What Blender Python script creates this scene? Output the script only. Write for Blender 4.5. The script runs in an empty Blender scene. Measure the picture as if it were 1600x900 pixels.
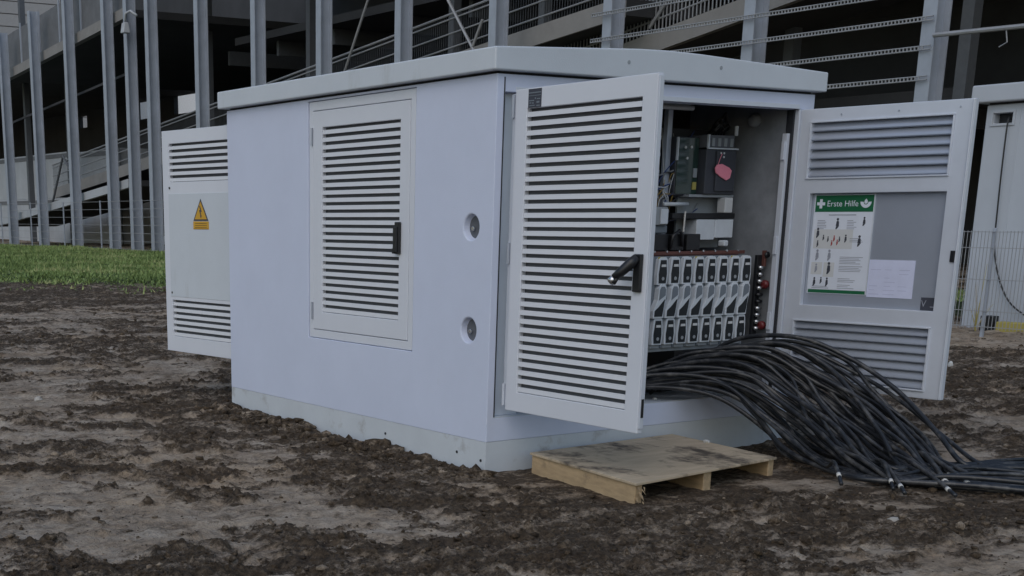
import bpy, bmesh, math, random
import numpy as np
from mathutils import Vector, Matrix

random.seed(7); RNG = np.random.default_rng(11)
SC = bpy.context.scene
COL = SC.collection
R = math.radians

# ------------------------------------------------------------------ camera
cam_d = bpy.data.cameras.new("camera"); cam = bpy.data.objects.new("camera", cam_d); COL.objects.link(cam)
cam.location = (-5.1626, -6.5486, 1.5)
cam.rotation_euler = (R(90) - 0.2675, 0, -0.5475)
cam_d.sensor_width = 36.0
cam_d.lens = 36.0 * 2123.88 / 1600
cam_d.shift_x = (800 - 504.45) / 1600          # the photograph is a crop of a larger frame
cam_d.shift_y = (923.02 - 450) / 1600
cam_d.clip_start = 0.1; cam_d.clip_end = 6000
SC.camera = cam

# ------------------------------------------------------------------ world, sun, exposure
SUN_EL, SUN_AZ = R(44), R(235)                  # azimuth measured from +Y towards +X
world = bpy.data.worlds.new("World"); SC.world = world; world.use_nodes = True
wn = world.node_tree.nodes; wl = world.node_tree.links
bg = wn["Background"]; bg.inputs["Strength"].default_value = 0.105
sky = wn.new("ShaderNodeTexSky"); sky.sky_type = 'NISHITA'; sky.sun_disc = False
sky.sun_elevation = SUN_EL; sky.sun_rotation = SUN_AZ
sky.air_density = 1.4; sky.dust_density = 1.6; sky.ozone_density = 1.6
wl.new(sky.outputs[0], bg.inputs["Color"])
sd = bpy.data.lights.new("sun", 'SUN'); sd.energy = 0.55; sd.angle = R(70); sd.color = (1.0, 0.985, 0.965)
sun = bpy.data.objects.new("sun", sd); COL.objects.link(sun)
_d = Vector((math.sin(SUN_AZ) * math.cos(SUN_EL), math.cos(SUN_AZ) * math.cos(SUN_EL), math.sin(SUN_EL)))
sun.rotation_euler = _d.to_track_quat('Z', 'Y').to_euler(); sun.location = (-20, -20, 30)
SC.view_settings.view_transform = 'Standard'; SC.view_settings.look = 'None'
SC.view_settings.gamma = 1.0; SC.view_settings.use_curve_mapping = False
SC.view_settings.exposure = 0.03

# ------------------------------------------------------------------ materials
def new_mat(name):
    m = bpy.data.materials.new(name); m.use_nodes = True
    return m, m.node_tree.nodes, m.node_tree.links, m.node_tree.nodes["Principled BSDF"]

def mat(name, col, rough=0.6, metal=0.0, var=0.08, scale=6.0, bump=0.0, bscale=60.0, spec=0.5, dirt=None, stretch=(1, 1, 1), coat=0.0):
    m, n, l, b = new_mat(name)
    b.inputs["Roughness"].default_value = rough; b.inputs["Metallic"].default_value = metal
    b.inputs["Specular IOR Level"].default_value = spec
    if coat: b.inputs["Coat Weight"].default_value = coat
    tc = n.new("ShaderNodeTexCoord"); mp = n.new("ShaderNodeMapping"); mp.inputs["Scale"].default_value = stretch
    l.new(tc.outputs["Object"], mp.inputs[0])
    no = n.new("ShaderNodeTexNoise"); no.inputs["Scale"].default_value = scale; no.inputs["Detail"].default_value = 6
    no.inputs["Roughness"].default_value = 0.65
    l.new(mp.outputs[0], no.inputs["Vector"])
    cr = n.new("ShaderNodeValToRGB"); e = cr.color_ramp.elements
    e[0].position = 0.3; e[1].position = 0.7
    e[0].color = tuple(c * (1 - var) for c in col) + (1,); e[1].color = tuple(min(1, c * (1 + var)) for c in col) + (1,)
    l.new(no.outputs["Fac"], cr.inputs[0]); out = cr.outputs[0]
    if dirt:
        dcol, lo, hi, dsc, dst = dirt
        mp2 = n.new("ShaderNodeMapping"); mp2.inputs["Scale"].default_value = dst; l.new(tc.outputs["Object"], mp2.inputs[0])
        n2 = n.new("ShaderNodeTexNoise"); n2.inputs["Scale"].default_value = dsc; n2.inputs["Detail"].default_value = 8
        n2.inputs["Roughness"].default_value = 0.7
        l.new(mp2.outputs[0], n2.inputs["Vector"])
        mr = n.new("ShaderNodeMapRange"); mr.inputs[1].default_value = lo; mr.inputs[2].default_value = hi
        l.new(n2.outputs["Fac"], mr.inputs[0])
        mx = n.new("ShaderNodeMix"); mx.data_type = 'RGBA'
        l.new(mr.outputs[0], mx.inputs[0]); l.new(out, mx.inputs[6]); mx.inputs[7].default_value = tuple(dcol) + (1,)
        out = mx.outputs[2]
    l.new(out, b.inputs["Base Color"])
    if bump:
        n3 = n.new("ShaderNodeTexNoise"); n3.inputs["Scale"].default_value = bscale; n3.inputs["Detail"].default_value = 5
        l.new(mp.outputs[0], n3.inputs["Vector"])
        bp = n.new("ShaderNodeBump"); bp.inputs["Strength"].default_value = bump; bp.inputs["Distance"].default_value = 0.004
        l.new(n3.outputs["Fac"], bp.inputs["Height"]); l.new(bp.outputs[0], b.inputs["Normal"])
    return m

M = {}
M['wall'] = mat('white_render', (0.60, 0.655, 0.81), 0.75, var=0.03, scale=2.2, bump=0.35, bscale=140, dirt=((0.45, 0.47, 0.50), 0.66, 1.05, 1.6, (1, 1, .45)))
M['plinth'] = mat('grey_plinth_paint', (0.57, 0.615, 0.665), 0.7, var=0.05, scale=3, bump=0.4, bscale=90, dirt=((0.22, 0.19, 0.16), 0.58, 0.85, 3.5, (1, 1, 1)))
M['roof'] = mat('grey_roof_paint', (0.575, 0.625, 0.685), 0.62, var=0.03, scale=3, bump=0.25, bscale=120, dirt=((0.34, 0.35, 0.33), 0.58, 0.9, 2.2, (1, 1, .3)))
M['door'] = mat('light_grey_door_coat', (0.665, 0.70, 0.775), 0.42, var=0.025, scale=3, dirt=((0.48, 0.48, 0.48), 0.68, 1.05, 5, (1, 1, .4)))
M['slat'] = mat('louvre_slat_coat', (0.67, 0.695, 0.75), 0.45, var=0.03, scale=8)
M['frame'] = mat('aluminium_frame', (0.62, 0.665, 0.75), 0.38, metal=0.15, var=0.04, scale=5)
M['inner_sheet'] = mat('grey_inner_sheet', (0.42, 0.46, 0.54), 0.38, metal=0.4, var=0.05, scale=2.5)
M['gap'] = mat('dark_rubber_gap', (0.02, 0.022, 0.028), 0.7)
M['shade_socket_dark'] = mat('dark_shade_and_socket_grey', (0.11, 0.12, 0.14), 0.8)  # shade of the louvre gaps put into colour; also the lifting sockets
M['black'] = mat('black_plastic', (0.012, 0.013, 0.016), 0.38, var=0.2)
M['steel'] = mat('bright_steel', (0.62, 0.63, 0.65), 0.25, metal=0.9)
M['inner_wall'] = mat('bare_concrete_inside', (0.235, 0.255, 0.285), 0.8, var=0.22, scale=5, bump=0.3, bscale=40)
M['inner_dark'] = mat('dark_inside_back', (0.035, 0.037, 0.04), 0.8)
M['white_plastic'] = mat('white_plastic', (0.62, 0.64, 0.66), 0.45, var=0.03)
M['grey_plastic'] = mat('grey_plastic', (0.30, 0.33, 0.36), 0.45)
M['fuse_grey'] = mat('fuse_frame_grey', (0.17, 0.20, 0.235), 0.45)
M['fuse_light'] = mat('fuse_lid_light', (0.62, 0.67, 0.73), 0.4)
M['fuse_dark'] = mat('fuse_grip_dark', (0.012, 0.016, 0.02), 0.55)
M['green_glass'] = mat('dark_green_glass_front', (0.02, 0.045, 0.04), 0.08, spec=0.8)
M['breaker'] = mat('charcoal_breaker', (0.055, 0.06, 0.075), 0.45)
M['clear_box'] = mat('smoky_box', (0.16, 0.17, 0.20), 0.2)
M['pink'] = mat('pink_tag', (0.95, 0.30, 0.40), 0.6, var=0.1)
M['copper'] = mat('oxidised_copper', (0.16, 0.07, 0.06), 0.5, metal=0.4)
M['red'] = mat('red_knob', (0.12, 0.012, 0.015), 0.4)
M['cable'] = mat('black_cable_sheath', (0.022, 0.025, 0.031), 0.33, var=0.25, scale=14, dirt=((0.17, 0.168, 0.165), 0.50, 0.78, 7, (1, 1, 1)))  # dirt term: dust, plus pale highlights put into the sheath colour
M['tape'] = mat('white_tape', (0.62, 0.62, 0.60), 0.6)
M['ply'] = mat('plywood_top', (0.52, 0.42, 0.295), 0.75, var=0.16, scale=3.2, bump=0.4, bscale=50, stretch=(1, 5, 1), dirt=((0.10, 0.078, 0.058), 0.51, 0.64, 2.6, (1.6, 1, 1)))
M['pine'] = mat('raw_pine', (0.47, 0.34, 0.20), 0.7, var=0.2, scale=5, bump=0.3, bscale=60, stretch=(7, 1, 7), dirt=((0.12, 0.09, 0.065), 0.58, 0.8, 7, (1, 1, 1)))
M['yellow'] = mat('warning_yellow', (0.60, 0.34, 0.03), 0.5, var=0.06)
M['green'] = mat('poster_green', (0.012, 0.13, 0.055), 0.45, var=0.05)
M['paper'] = mat('paper_white', (0.70, 0.75, 0.85), 0.6, var=0.03)
M['paper2'] = mat('paper_lilac', (0.64, 0.68, 0.88), 0.6, var=0.05, scale=12)
M['ink'] = mat('printed_ink', (0.05, 0.055, 0.075), 0.7)
M['ink_soft'] = mat('printed_grey', (0.30, 0.32, 0.38), 0.7)
M['ink_red'] = mat('printed_red', (0.35, 0.05, 0.05), 0.7)
M['galv'] = mat('galvanised_column', (0.38, 0.42, 0.49), 0.5, metal=0.2, var=0.12, scale=1.5)
M['rail'] = mat('galvanised_rail', (0.36, 0.37, 0.39), 0.5, metal=0.3, var=0.1)
M['deck_shade'] = mat('deck_with_shade', (0.045, 0.047, 0.052), 0.85, var=0.2, scale=0.6)  # darkness of the garage interior put into the colour of slabs and walls
M['ramp'] = mat('concrete_ramp_edge', (0.26, 0.255, 0.25), 0.8, var=0.12, scale=1.5)
M['steel_dark'] = mat('dark_structural_steel', (0.10, 0.11, 0.125), 0.6, var=0.1)
M['parapet'] = mat('grey_mesh_parapet', (0.15, 0.157, 0.17), 0.7, var=0.15, scale=2)
M['clad'] = mat('pale_metal_cladding', (0.34, 0.34, 0.345), 0.6, var=0.05)
M['white_box'] = mat('white_container_coat', (0.44, 0.465, 0.50), 0.6, var=0.10, scale=1.0)
M['blue'] = mat('blue_stripe', (0.06, 0.12, 0.26), 0.5)
M['station2'] = mat('second_station_coat', (0.46, 0.50, 0.56), 0.65, var=0.05, scale=1.2)
M['yellow_dull'] = mat('dull_yellow_timber', (0.42, 0.36, 0.10), 0.7)
M['stone'] = mat('pale_stone', (0.42, 0.40, 0.37), 0.8, var=0.15, scale=20, bump=0.4)
M['glow'] = mat('lamp_white', (0.7, 0.7, 0.68), 0.4)

# ------------------------------------------------------------------ mesh helpers
class MB:
    def __init__(s): s.v = []; s.f = []
    def add(s, vs, fs, T=None):
        o = len(s.v)
        s.v += [tuple(T @ Vector(p)) if T is not None else tuple(p) for p in vs]
        s.f += [tuple(i + o for i in f) for f in fs]
        return s
    def box(s, x0, x1, y0, y1, z0, z1, T=None):
        if x0 > x1: x0, x1 = x1, x0
        if y0 > y1: y0, y1 = y1, y0
        if z0 > z1: z0, z1 = z1, z0
        v = [(x0, y0, z0), (x1, y0, z0), (x1, y1, z0), (x0, y1, z0), (x0, y0, z1), (x1, y0, z1), (x1, y1, z1), (x0, y1, z1)]
        f = [(0, 3, 2, 1), (4, 5, 6, 7), (0, 1, 5, 4), (1, 2, 6, 5), (2, 3, 7, 6), (3, 0, 4, 7)]
        return s.add(v, f, T)
    def prism(s, prof, axis, a0, a1, T=None):
        # prof: list of (p,q); axis 'x': (a,p,q) ; 'y': (p,a,q) ; 'z': (p,q,a)
        def pt(a, p, q): return {'x': (a, p, q), 'y': (p, a, q), 'z': (p, q, a)}[axis]
        n = len(prof)
        v = [pt(a0, *p) for p in prof] + [pt(a1, *p) for p in prof]
        f = [tuple(range(n)), tuple(range(2 * n - 1, n - 1, -1))] + [(i, i + n, (i + 1) % n + n, (i + 1) % n) for i in range(n)]
        return s.add(v, f, T)
    def tube(s, pts, r, n=8, caps=True):
        P = [Vector(p) for p in pts]; m = len(P); o = len(s.v)
        rr = r if hasattr(r, '__len__') else [r] * m
        up = None
        for i, p in enumerate(P):
            t = (P[min(i + 1, m - 1)] - P[max(i - 1, 0)]).normalized()
            if up is None:
                up = t.cross(Vector((0, 0, 1)) if abs(t.z) < .9 else Vector((1, 0, 0))).normalized()
            up = (up - t * up.dot(t)).normalized(); w = t.cross(up)
            for k in range(n):
                a = 2 * math.pi * k / n
                s.v.append(tuple(p + (up * math.cos(a) + w * math.sin(a)) * rr[i]))
        for i in range(m - 1):
            for k in range(n):
                s.f.append((o + i * n + k, o + i * n + (k + 1) % n, o + (i + 1) * n + (k + 1) % n, o + (i + 1) * n + k))
        if caps:
            s.f.append(tuple(o + k for k in range(n - 1, -1, -1))); s.f.append(tuple(o + (m - 1) * n + k for k in range(n)))
        return s
    def plate(s, us, vs, hole, t0, t1, fn, circ=()):
        # closed plate on a (u,v) grid, cells where hole(uc,vc) are left out; circ: (u0,u1,v0,v1,r,depth) round pockets
        V = {}
        def vid(i, j, t):
            k = (i, j, t)
            if k not in V: V[k] = len(s.v); s.v.append(tuple(fn(us[i], vs[j], t0 if t == 0 else t1)))
            return V[k]
        nu, nv = len(us) - 1, len(vs) - 1
        cset = {}
        for c in circ:
            for i in range(nu):
                for j in range(nv):
                    if abs(us[i] - c[0]) < 1e-6 and abs(vs[j] - c[2]) < 1e-6: cset[(i, j)] = c
        keep = [[(not hole((us[i] + us[i + 1]) / 2, (vs[j] + vs[j + 1]) / 2)) for j in range(nv)] for i in range(nu)]
        for i in range(nu):
            for j in range(nv):
                if not keep[i][j]: continue
                if (i, j) in cset:
                    c = cset[(i, j)]; N = 32; cu, cv = (c[0] + c[1]) / 2, (c[2] + c[3]) / 2
                    hu, hv = (c[1] - c[0]) / 2, (c[3] - c[2]) / 2
                    o = len(s.v)
                    for k in range(N):
                        a = 2 * math.pi * (k + .5) / N; ca, sa = math.cos(a), math.sin(a); q = 1 / max(abs(ca), abs(sa))
                        s.v.append(tuple(fn(cu + hu * ca * q, cv + hv * sa * q, t0)))
                        s.v.append(tuple(fn(cu + c[4] * ca, cv + c[4] * sa, t0)))
                        s.v.append(tuple(fn(cu + c[4] * .93 * ca, cv + c[4] * .93 * sa, t0 + c[5] * .12)))
                        s.v.append(tuple(fn(cu + c[4] * .80 * ca, cv + c[4] * .80 * sa, t0 + c[5])))
                    for k in range(N):
                        k2 = (k + 1) % N
                        for q in range(3):
                            s.f.append((o + 4 * k + q, o + 4 * k2 + q, o + 4 * k2 + q + 1, o + 4 * k + q + 1))
                    for (di, dj, k0) in ((1, 1, 3), (0, 1, 11), (0, 0, 19), (1, 0, 27)):
                        s.f.append((vid(i + di, j + dj, 0), o + 4 * k0, o + 4 * ((k0 + 1) % N)))
                else:
                    s.f.append((vid(i, j, 0), vid(i + 1, j, 0), vid(i + 1, j + 1, 0), vid(i, j + 1, 0)))
                s.f.append((vid(i, j, 1), vid(i, j + 1, 1), vid(i + 1, j + 1, 1), vid(i + 1, j, 1)))
                for (di, dj, a, b) in ((-1, 0, (i, j), (i, j + 1)), (1, 0, (i + 1, j + 1), (i + 1, j)), (0, -1, (i + 1, j), (i, j)), (0, 1, (i, j + 1), (i + 1, j + 1))):
                    ii, jj = i + di, j + dj
                    if not (0 <= ii < nu and 0 <= jj < nv and keep[ii][jj]):
                        s.f.append((vid(*a, 0), vid(*b, 0), vid(*b, 1), vid(*a, 1)))
        return s
    def mesh(s, name, material, smooth=False):
        me = bpy.data.meshes.new(name); me.from_pydata(s.v, [], s.f); me.update()
        bm = bmesh.new(); bm.from_mesh(me); bmesh.ops.recalc_face_normals(bm, faces=bm.faces); bm.to_mesh(me); bm.free()
        me.materials.append(material)
        if smooth: me.polygons.foreach_set('use_smooth', [True] * len(me.polygons))
        return me
    def build(s, name, material, parent=None, bevel=0, seg=2, smooth=False, **tags):
        return put(name, s.mesh(name, material, smooth), parent, bevel=bevel, seg=seg, **tags)

def put(name, me, parent=None, loc=(0, 0, 0), rot=0.0, bevel=0, seg=2, **tags):
    o = bpy.data.objects.new(name, me); COL.objects.link(o)
    o.location = loc
    o.rotation_euler = rot if hasattr(rot, '__len__') else (0, 0, rot)
    if parent is not None: o.parent = parent
    if bevel:
        b = o.modifiers.new('bevel', 'BEVEL'); b.width = bevel; b.segments = seg; b.limit_method = 'ANGLE'; b.angle_limit = R(35)
        b.harden_normals = False
    for k, v in tags.items(): o[k] = v
    return o

def thing(name, label, category, loc=(0, 0, 0), rot=0.0, group=None):
    o = put(name, None, None, loc, rot, label=label, category=category); o.empty_display_size = .2
    if group: o['group'] = group
    return o

def np_mesh(name, V, F, material, smooth=False):
    me = bpy.data.meshes.new(name); V = np.asarray(V, np.float32); F = np.asarray(F, np.int32)
    me.vertices.add(len(V)); me.vertices.foreach_set('co', V.ravel())
    k = F.shape[1]; me.loops.add(F.size); me.loops.foreach_set('vertex_index', F.ravel())
    me.polygons.add(len(F)); me.polygons.foreach_set('loop_start', np.arange(0, F.size, k, dtype=np.int32))
    me.polygons.foreach_set('loop_total', np.full(len(F), k, np.int32))
    if smooth: me.polygons.foreach_set('use_smooth', np.ones(len(F), bool))
    me.materials.append(material); me.update(calc_edges=True)
    return me

def text_mesh(txt, size, material, name):
    c = bpy.data.curves.new(name, 'FONT'); c.body = txt; c.size = size; c.align_x = 'CENTER'; c.align_y = 'CENTER'; c.resolution_u = 3
    o = bpy.data.objects.new(name, c); COL.objects.link(o)
    dg = bpy.context.evaluated_depsgraph_get()
    me = bpy.data.meshes.new_from_object(o.evaluated_get(dg)); bpy.data.objects.remove(o); me.name = name
    me.materials.clear(); me.materials.append(material)
    return me

# ------------------------------------------------------------------ noise
def _h(ix, iy, seed):
    n = (ix.astype(np.int64) * 374761393 + iy.astype(np.int64) * 668265263 + seed * 2147483647) & 0xFFFFFFFF
    n = ((n ^ (n >> 13)) * 1274126177) & 0xFFFFFFFF
    return ((n ^ (n >> 16)) & 0xFFFF) / 65535.0
def vnoise(x, y, seed=0):
    ix, iy = np.floor(x), np.floor(y); fx, fy = x - ix, y - iy
    fx = fx * fx * fx * (fx * (fx * 6 - 15) + 10); fy = fy * fy * fy * (fy * (fy * 6 - 15) + 10)
    a, b, c, d = _h(ix, iy, seed), _h(ix + 1, iy, seed), _h(ix, iy + 1, seed), _h(ix + 1, iy + 1, seed)
    return (a + (b - a) * fx) * (1 - fy) + (c + (d - c) * fx) * fy
def fbm(x, y, oct=4, seed=0, gain=.5):
    s = np.zeros_like(x); a = 1.0; t = 0
    for k in range(oct):
        s += a * vnoise(x * 2 ** k + 17.3 * k, y * 2 ** k - 9.1 * k, seed + k); t += a; a *= gain
    return s / t
def sstep(a, b, x):
    t = np.clip((x - a) / (b - a), 0, 1); return t * t * (3 - 2 * t)

# ------------------------------------------------------------------ ground
CYAW = math.cos(-0.5475); SYAW = math.sin(-0.5475)
def grass_side(x, y):        # >0 on the lawn
    n = np.array([5.0, 2.1]) / 5.42
    return (x - 5.85) * n[0] + (y - 26.7) * n[1] + (fbm(x * .6, y * .6, 3, 90) - .5) * 1.2
def cabin_dist(x, y):
    dx = np.maximum(np.maximum(-x, x - 2.703), 0); dy = np.maximum(np.maximum(-y, y - 3.351), 0)
    return np.hypot(dx, dy)
def patch_mask(x, y):        # 1 = pale, smooth, driven-over clay; 0 = dark loose soil
    u = x * CYAW + y * SYAW; v = -x * SYAW + y * CYAW
    w = fbm(u * .48 + 3.1, v * .70, 4, 5, .55); w2 = fbm(u * 1.6 + 5, v * 2.3, 4, 23, .65); w3 = fbm(u * 5.5, v * 7, 4, 29, .7)
    f = .36 * w + .38 * w2 + .26 * w3 - .004 + .014 * sstep(.2, -1.0, x)
    f = f + .06 * np.exp(-((x + 2.6) / 1.9) ** 2 - ((y - 2.5) / 4.0) ** 2)          # driven lane left of the station
    f = f - .22 * np.exp(-(cabin_dist(x, y) / .30) ** 2) - .3 * np.exp(-((x - 2.0) / .6) ** 2 - ((y + .5) / .5) ** 2)
    f = f - .05 * sstep(1.5, 3.5, x) * sstep(-6, -1, y) * (1 - sstep(8.5, 10, x))
    f = f + .20 * sstep(9.3, 10.4, x) * (1 - sstep(13, 14, x)) * (1 - sstep(9, 11, y))
    return sstep(.455, .560, f)
def height(x, y, m=None):
    if m is None: m = patch_mask(x, y)
    g = sstep(-.5, 1.5, grass_side(x, y))
    near = np.exp(-(np.hypot(x + 1, y) / 30) ** 2)
    u = x * CYAW + y * SYAW; v = -x * SYAW + y * CYAW
    big = (fbm(x * .35, y * .35, 3, 41) - .5) * .10
    rid = 1 - np.abs(2 * fbm(x * 3.2, y * 3.2, 4, 61, .6) - 1)
    cl = np.maximum(0, fbm(x * 9, y * 9, 4, 71, .7) - .42) * .15 + np.maximum(0, vnoise(x * 26, y * 26, 75) - .45) * .045 + np.maximum(0, vnoise(x * 47, y * 47, 76) - .5) * .022
    lump = np.maximum(0, vnoise(x * 4.7, y * 4.7, 77) - .62) * .10
    loose = (rid - .7) * .045 + cl * .8 + lump * .7
    ruts = (vnoise(u * .8, v * 7, 81) - .5) * .022 + (vnoise(x * 18, y * 18, 83) - .5) * .016 + (fbm(x * 7, y * 7, 3, 84, .6) - .5) * .035
    h = big * .5 + (1 - m) * loose * .80 + m * ruts
    rut = lambda c: np.exp(-((x * .94 - y * .34 - c + .25 * (fbm(y * .3, x * .3, 2, 140) - .5)) / .13) ** 2)
    h = h - (rut(-3.4) + rut(-1.75)) * (.030 + .018 * np.sin(y * 26 + 6 * vnoise(x * 3, y * 3, 141))) * sstep(.2, .8, fbm(x * .5, y * .5, 2, 142) + .2)
    h = h - .11 * np.exp(-((x - 2.15) / .45) ** 2 - ((y + .32) / .30) ** 2)
    cd = cabin_dist(x, y)
    # soil heaped against the long wall and the front
    pile = np.exp(-(cd / .30) ** 2)
    side = sstep(.3, -.3, x) * sstep(-.2, .4, y)
    h = h * (1 - .55 * np.exp(-(cd / .5) ** 2)) + pile * side * (-.075 + .13 * fbm(x * 2.9, y * 2.9, 3, 31) + .030 * sstep(1.7, 3.3, y))
    h = h - .03 * np.exp(-(cd / .35) ** 2) * (1 - side)
    # pallet bed
    pd = np.maximum(np.maximum(.0 - x, x - 1.6), np.maximum(-1.25 - y, y - .0)); pd = np.maximum(pd, 0)
    k = np.exp(-(pd / .18) ** 2); h = h * (1 - k) + k * (h * .35 - .012)
    kb = np.exp(-(np.hypot(np.maximum(np.maximum(1.4 - x, x - 3.4), 0), np.maximum(np.maximum(-2.6 - y, y + 1.0), 0)) / .3) ** 2)
    h = h * (1 - .6 * kb)
    far = np.hypot(x + 5, y + 6.5)
    h = h * (1 - sstep(25, 60, far) * .6) + g * (.10 + .14 * sstep(22, 60, far) * fbm(x * .2, y * .2, 2, 99))
    return h

def make_ground_material():
    m, n, l, b = new_mat('churned_mud')
    at = n.new("ShaderNodeAttribute"); at.attribute_name = 'clay'
    tc = n.new("ShaderNodeTexCoord")
    def noise(scale, det=6, ro=.65):
        x = n.new("ShaderNodeTexNoise"); x.inputs["Scale"].default_value = scale; x.inputs["Detail"].default_value = det
        x.inputs["Roughness"].default_value = ro; l.new(tc.outputs["Object"], x.inputs["Vector"]); return x
    def ramp(fac, cols):
        c = n.new("ShaderNodeValToRGB"); e = c.color_ramp.elements
        while len(e) < len(cols): e.new(.5)
        for i, (p, q) in enumerate(cols): e[i].position = p; e[i].color = tuple(q) + (1,)
        l.new(fac, c.inputs[0]); return c.outputs[0]
    n1 = noise(2.3); n2 = noise(26, 5, .7); n3 = noise(75, 4)
    dark = ramp(n2.outputs["Fac"], [(.28, (.026, .0180, .0112)), (.5, (.080, .0565, .0360)), (.72, (.150, .110, .073))])  # soil tones; the darkest end puts crevice shade into the colour
    pale = ramp(n1.outputs["Fac"], [(.28, (.27, .200, .135)), (.5, (.44, .355, .270)), (.75, (.61, .53, .44))])
    # speckle breaks the border between clay and soil
    nA = noise(8, 4, .6); nB = noise(34, 6, .75)
    def madd(src, k, add):
        q = n.new("ShaderNodeMath"); q.operation = 'MULTIPLY_ADD'; l.new(src, q.inputs[0]); q.inputs[1].default_value = k
        if isinstance(add, float): q.inputs[2].default_value = add
        else: l.new(add, q.inputs[2])
        return q.outputs[0]
    fac = madd(at.outputs["Fac"], .66, .12); fac = madd(nA.outputs["Fac"], 1.5, fac); fac = madd(nB.outputs["Fac"], 1.9, fac)
    ms = n.new('ShaderNodeMapping'); ms.inputs['Rotation'].default_value = (0, 0, .5475); ms.inputs['Scale'].default_value = (.9, 5.5, 1); l.new(tc.outputs['Object'], ms.inputs[0])
    ns = n.new('ShaderNodeTexNoise'); ns.inputs['Scale'].default_value = 1.0; ns.inputs['Detail'].default_value = 7; ns.inputs['Roughness'].default_value = .62; l.new(ms.outputs[0], ns.inputs['Vector'])
    fac = madd(ns.outputs['Fac'], 1.9, fac)
    mr = n.new("ShaderNodeMapRange"); mr.inputs[1].default_value = 2.80; mr.inputs[2].default_value = 3.46; l.new(fac, mr.inputs[0])
    mx = n.new("ShaderNodeMix"); mx.data_type = 'RGBA'; l.new(mr.outputs[0], mx.inputs[0]); l.new(dark, mx.inputs[6]); l.new(pale, mx.inputs[7])
    nC = noise(13, 9, .78); mot = ramp(nC.outputs["Fac"], [(.28, (.50, .48, .46)), (.52, (1, 1, 1)), (.74, (1.2, 1.2, 1.2))])
    mm = n.new("ShaderNodeMix"); mm.data_type = 'RGBA'; mm.blend_type = 'MULTIPLY'; mm.inputs[0].default_value = 1.0
    l.new(mx.outputs[2], mm.inputs[6]); l.new(mot, mm.inputs[7]); mx = mm
    # reddish-brown sand tone near the far end of the station
    n4 = noise(.55, 3); r4 = n.new("ShaderNodeMapRange"); r4.inputs[1].default_value = .50; r4.inputs[2].default_value = .68; l.new(n4.outputs["Fac"], r4.inputs[0])
    m4 = n.new("ShaderNodeMath"); m4.operation = 'MULTIPLY'; l.new(r4.outputs[0], m4.inputs[0]); m4.inputs[1].default_value = .55
    tint = n.new("ShaderNodeMix"); tint.data_type = 'RGBA'; tint.blend_type = 'MULTIPLY'; l.new(m4.outputs[0], tint.inputs[0]); l.new(mx.outputs[2], tint.inputs[6]); tint.inputs[7].default_value = (1.0, .86, .66, 1)
    ag = n.new("ShaderNodeAttribute"); ag.attribute_name = 'lawn'
    gcol = ramp(n2.outputs["Fac"], [(.3, (.022, .040, .014)), (.7, (.05, .075, .025))])
    mg = n.new("ShaderNodeMix"); mg.data_type = 'RGBA'; l.new(ag.outputs["Fac"], mg.inputs[0]); l.new(tint.outputs[2], mg.inputs[6]); l.new(gcol, mg.inputs[7])
    l.new(mg.outputs[2], b.inputs["Base Color"])
    rr = n.new("ShaderNodeMapRange"); rr.inputs[3].default_value = .92; rr.inputs[4].default_value = .62; l.new(mr.outputs[0], rr.inputs[0]); l.new(rr.outputs[0], b.inputs["Roughness"])
    b.inputs["Specular IOR Level"].default_value = .35
    s1 = n.new("ShaderNodeMath"); s1.operation = 'MULTIPLY_ADD'; l.new(n3.outputs["Fac"], s1.inputs[0]); s1.inputs[1].default_value = .5; l.new(n2.outputs["Fac"], s1.inputs[2])
    bp = n.new("ShaderNodeBump"); bp.inputs["Strength"].default_value = 1.0; bp.inputs["Distance"].default_value = .035
    l.new(s1.outputs[0], bp.inputs["Height"]); l.new(bp.outputs[0], b.inputs["Normal"])
    return m
M['mud'] = make_ground_material()

def make_ground():
    c0 = np.array([-5.16, -6.55])
    fwd = math.atan2(math.cos(-0.5475), -math.sin(-0.5475))       # direction of view in the xy plane
    fine = np.linspace(fwd - R(31), fwd + R(19), 640)              # densely tessellated sector, then a coarse rest of the disc
    rest = np.linspace(fwd + R(19), fwd - R(31) + 2 * math.pi, 42)[1:-1]
    ang = np.concatenate([fine, rest])
    rad = np.concatenate([[.02, 1.5, 3, 4], np.exp(np.linspace(math.log(4.7), math.log(34), 820)), np.exp(np.linspace(math.log(34.5), math.log(90), 90)), [110, 150, 220, 400, 900, 2500, 5000]])
    A, Rr = np.meshgrid(ang, rad, indexing='xy')
    X = c0[0] + Rr * np.cos(A); Y = c0[1] + Rr * np.sin(A)
    m = patch_mask(X, Y); Z = height(X, Y, m)
    nr, na = X.shape
    V = np.stack([X, Y, Z], -1).reshape(-1, 3)
    i = np.arange(nr - 1)[:, None] * na; j = np.arange(na)[None, :]; j2 = (j + 1) % na
    F = np.stack([i + j, i + j2, i + na + j2, i + na + j], -1).reshape(-1, 4)[:, ::-1]
    me = np_mesh('ground', V, F, M['mud'], True)
    # orientation check: normals must point up
    p = me.polygons[len(me.polygons) // 2].normal
    if p.z < 0: me.flip_normals()
    a = me.attributes.new('clay', 'FLOAT', 'POINT'); a.data.foreach_set('value', m.ravel().astype(np.float32))
    g = sstep(-.6, .8, grass_side(X, Y)) * sstep(20.5, 19.2, X)
    a = me.attributes.new('lawn', 'FLOAT', 'POINT'); a.data.foreach_set('value', g.ravel().astype(np.float32))
    put('ground', me, kind='structure', label='churned brown mud with pale driven-over clay patches')
make_ground()

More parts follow.
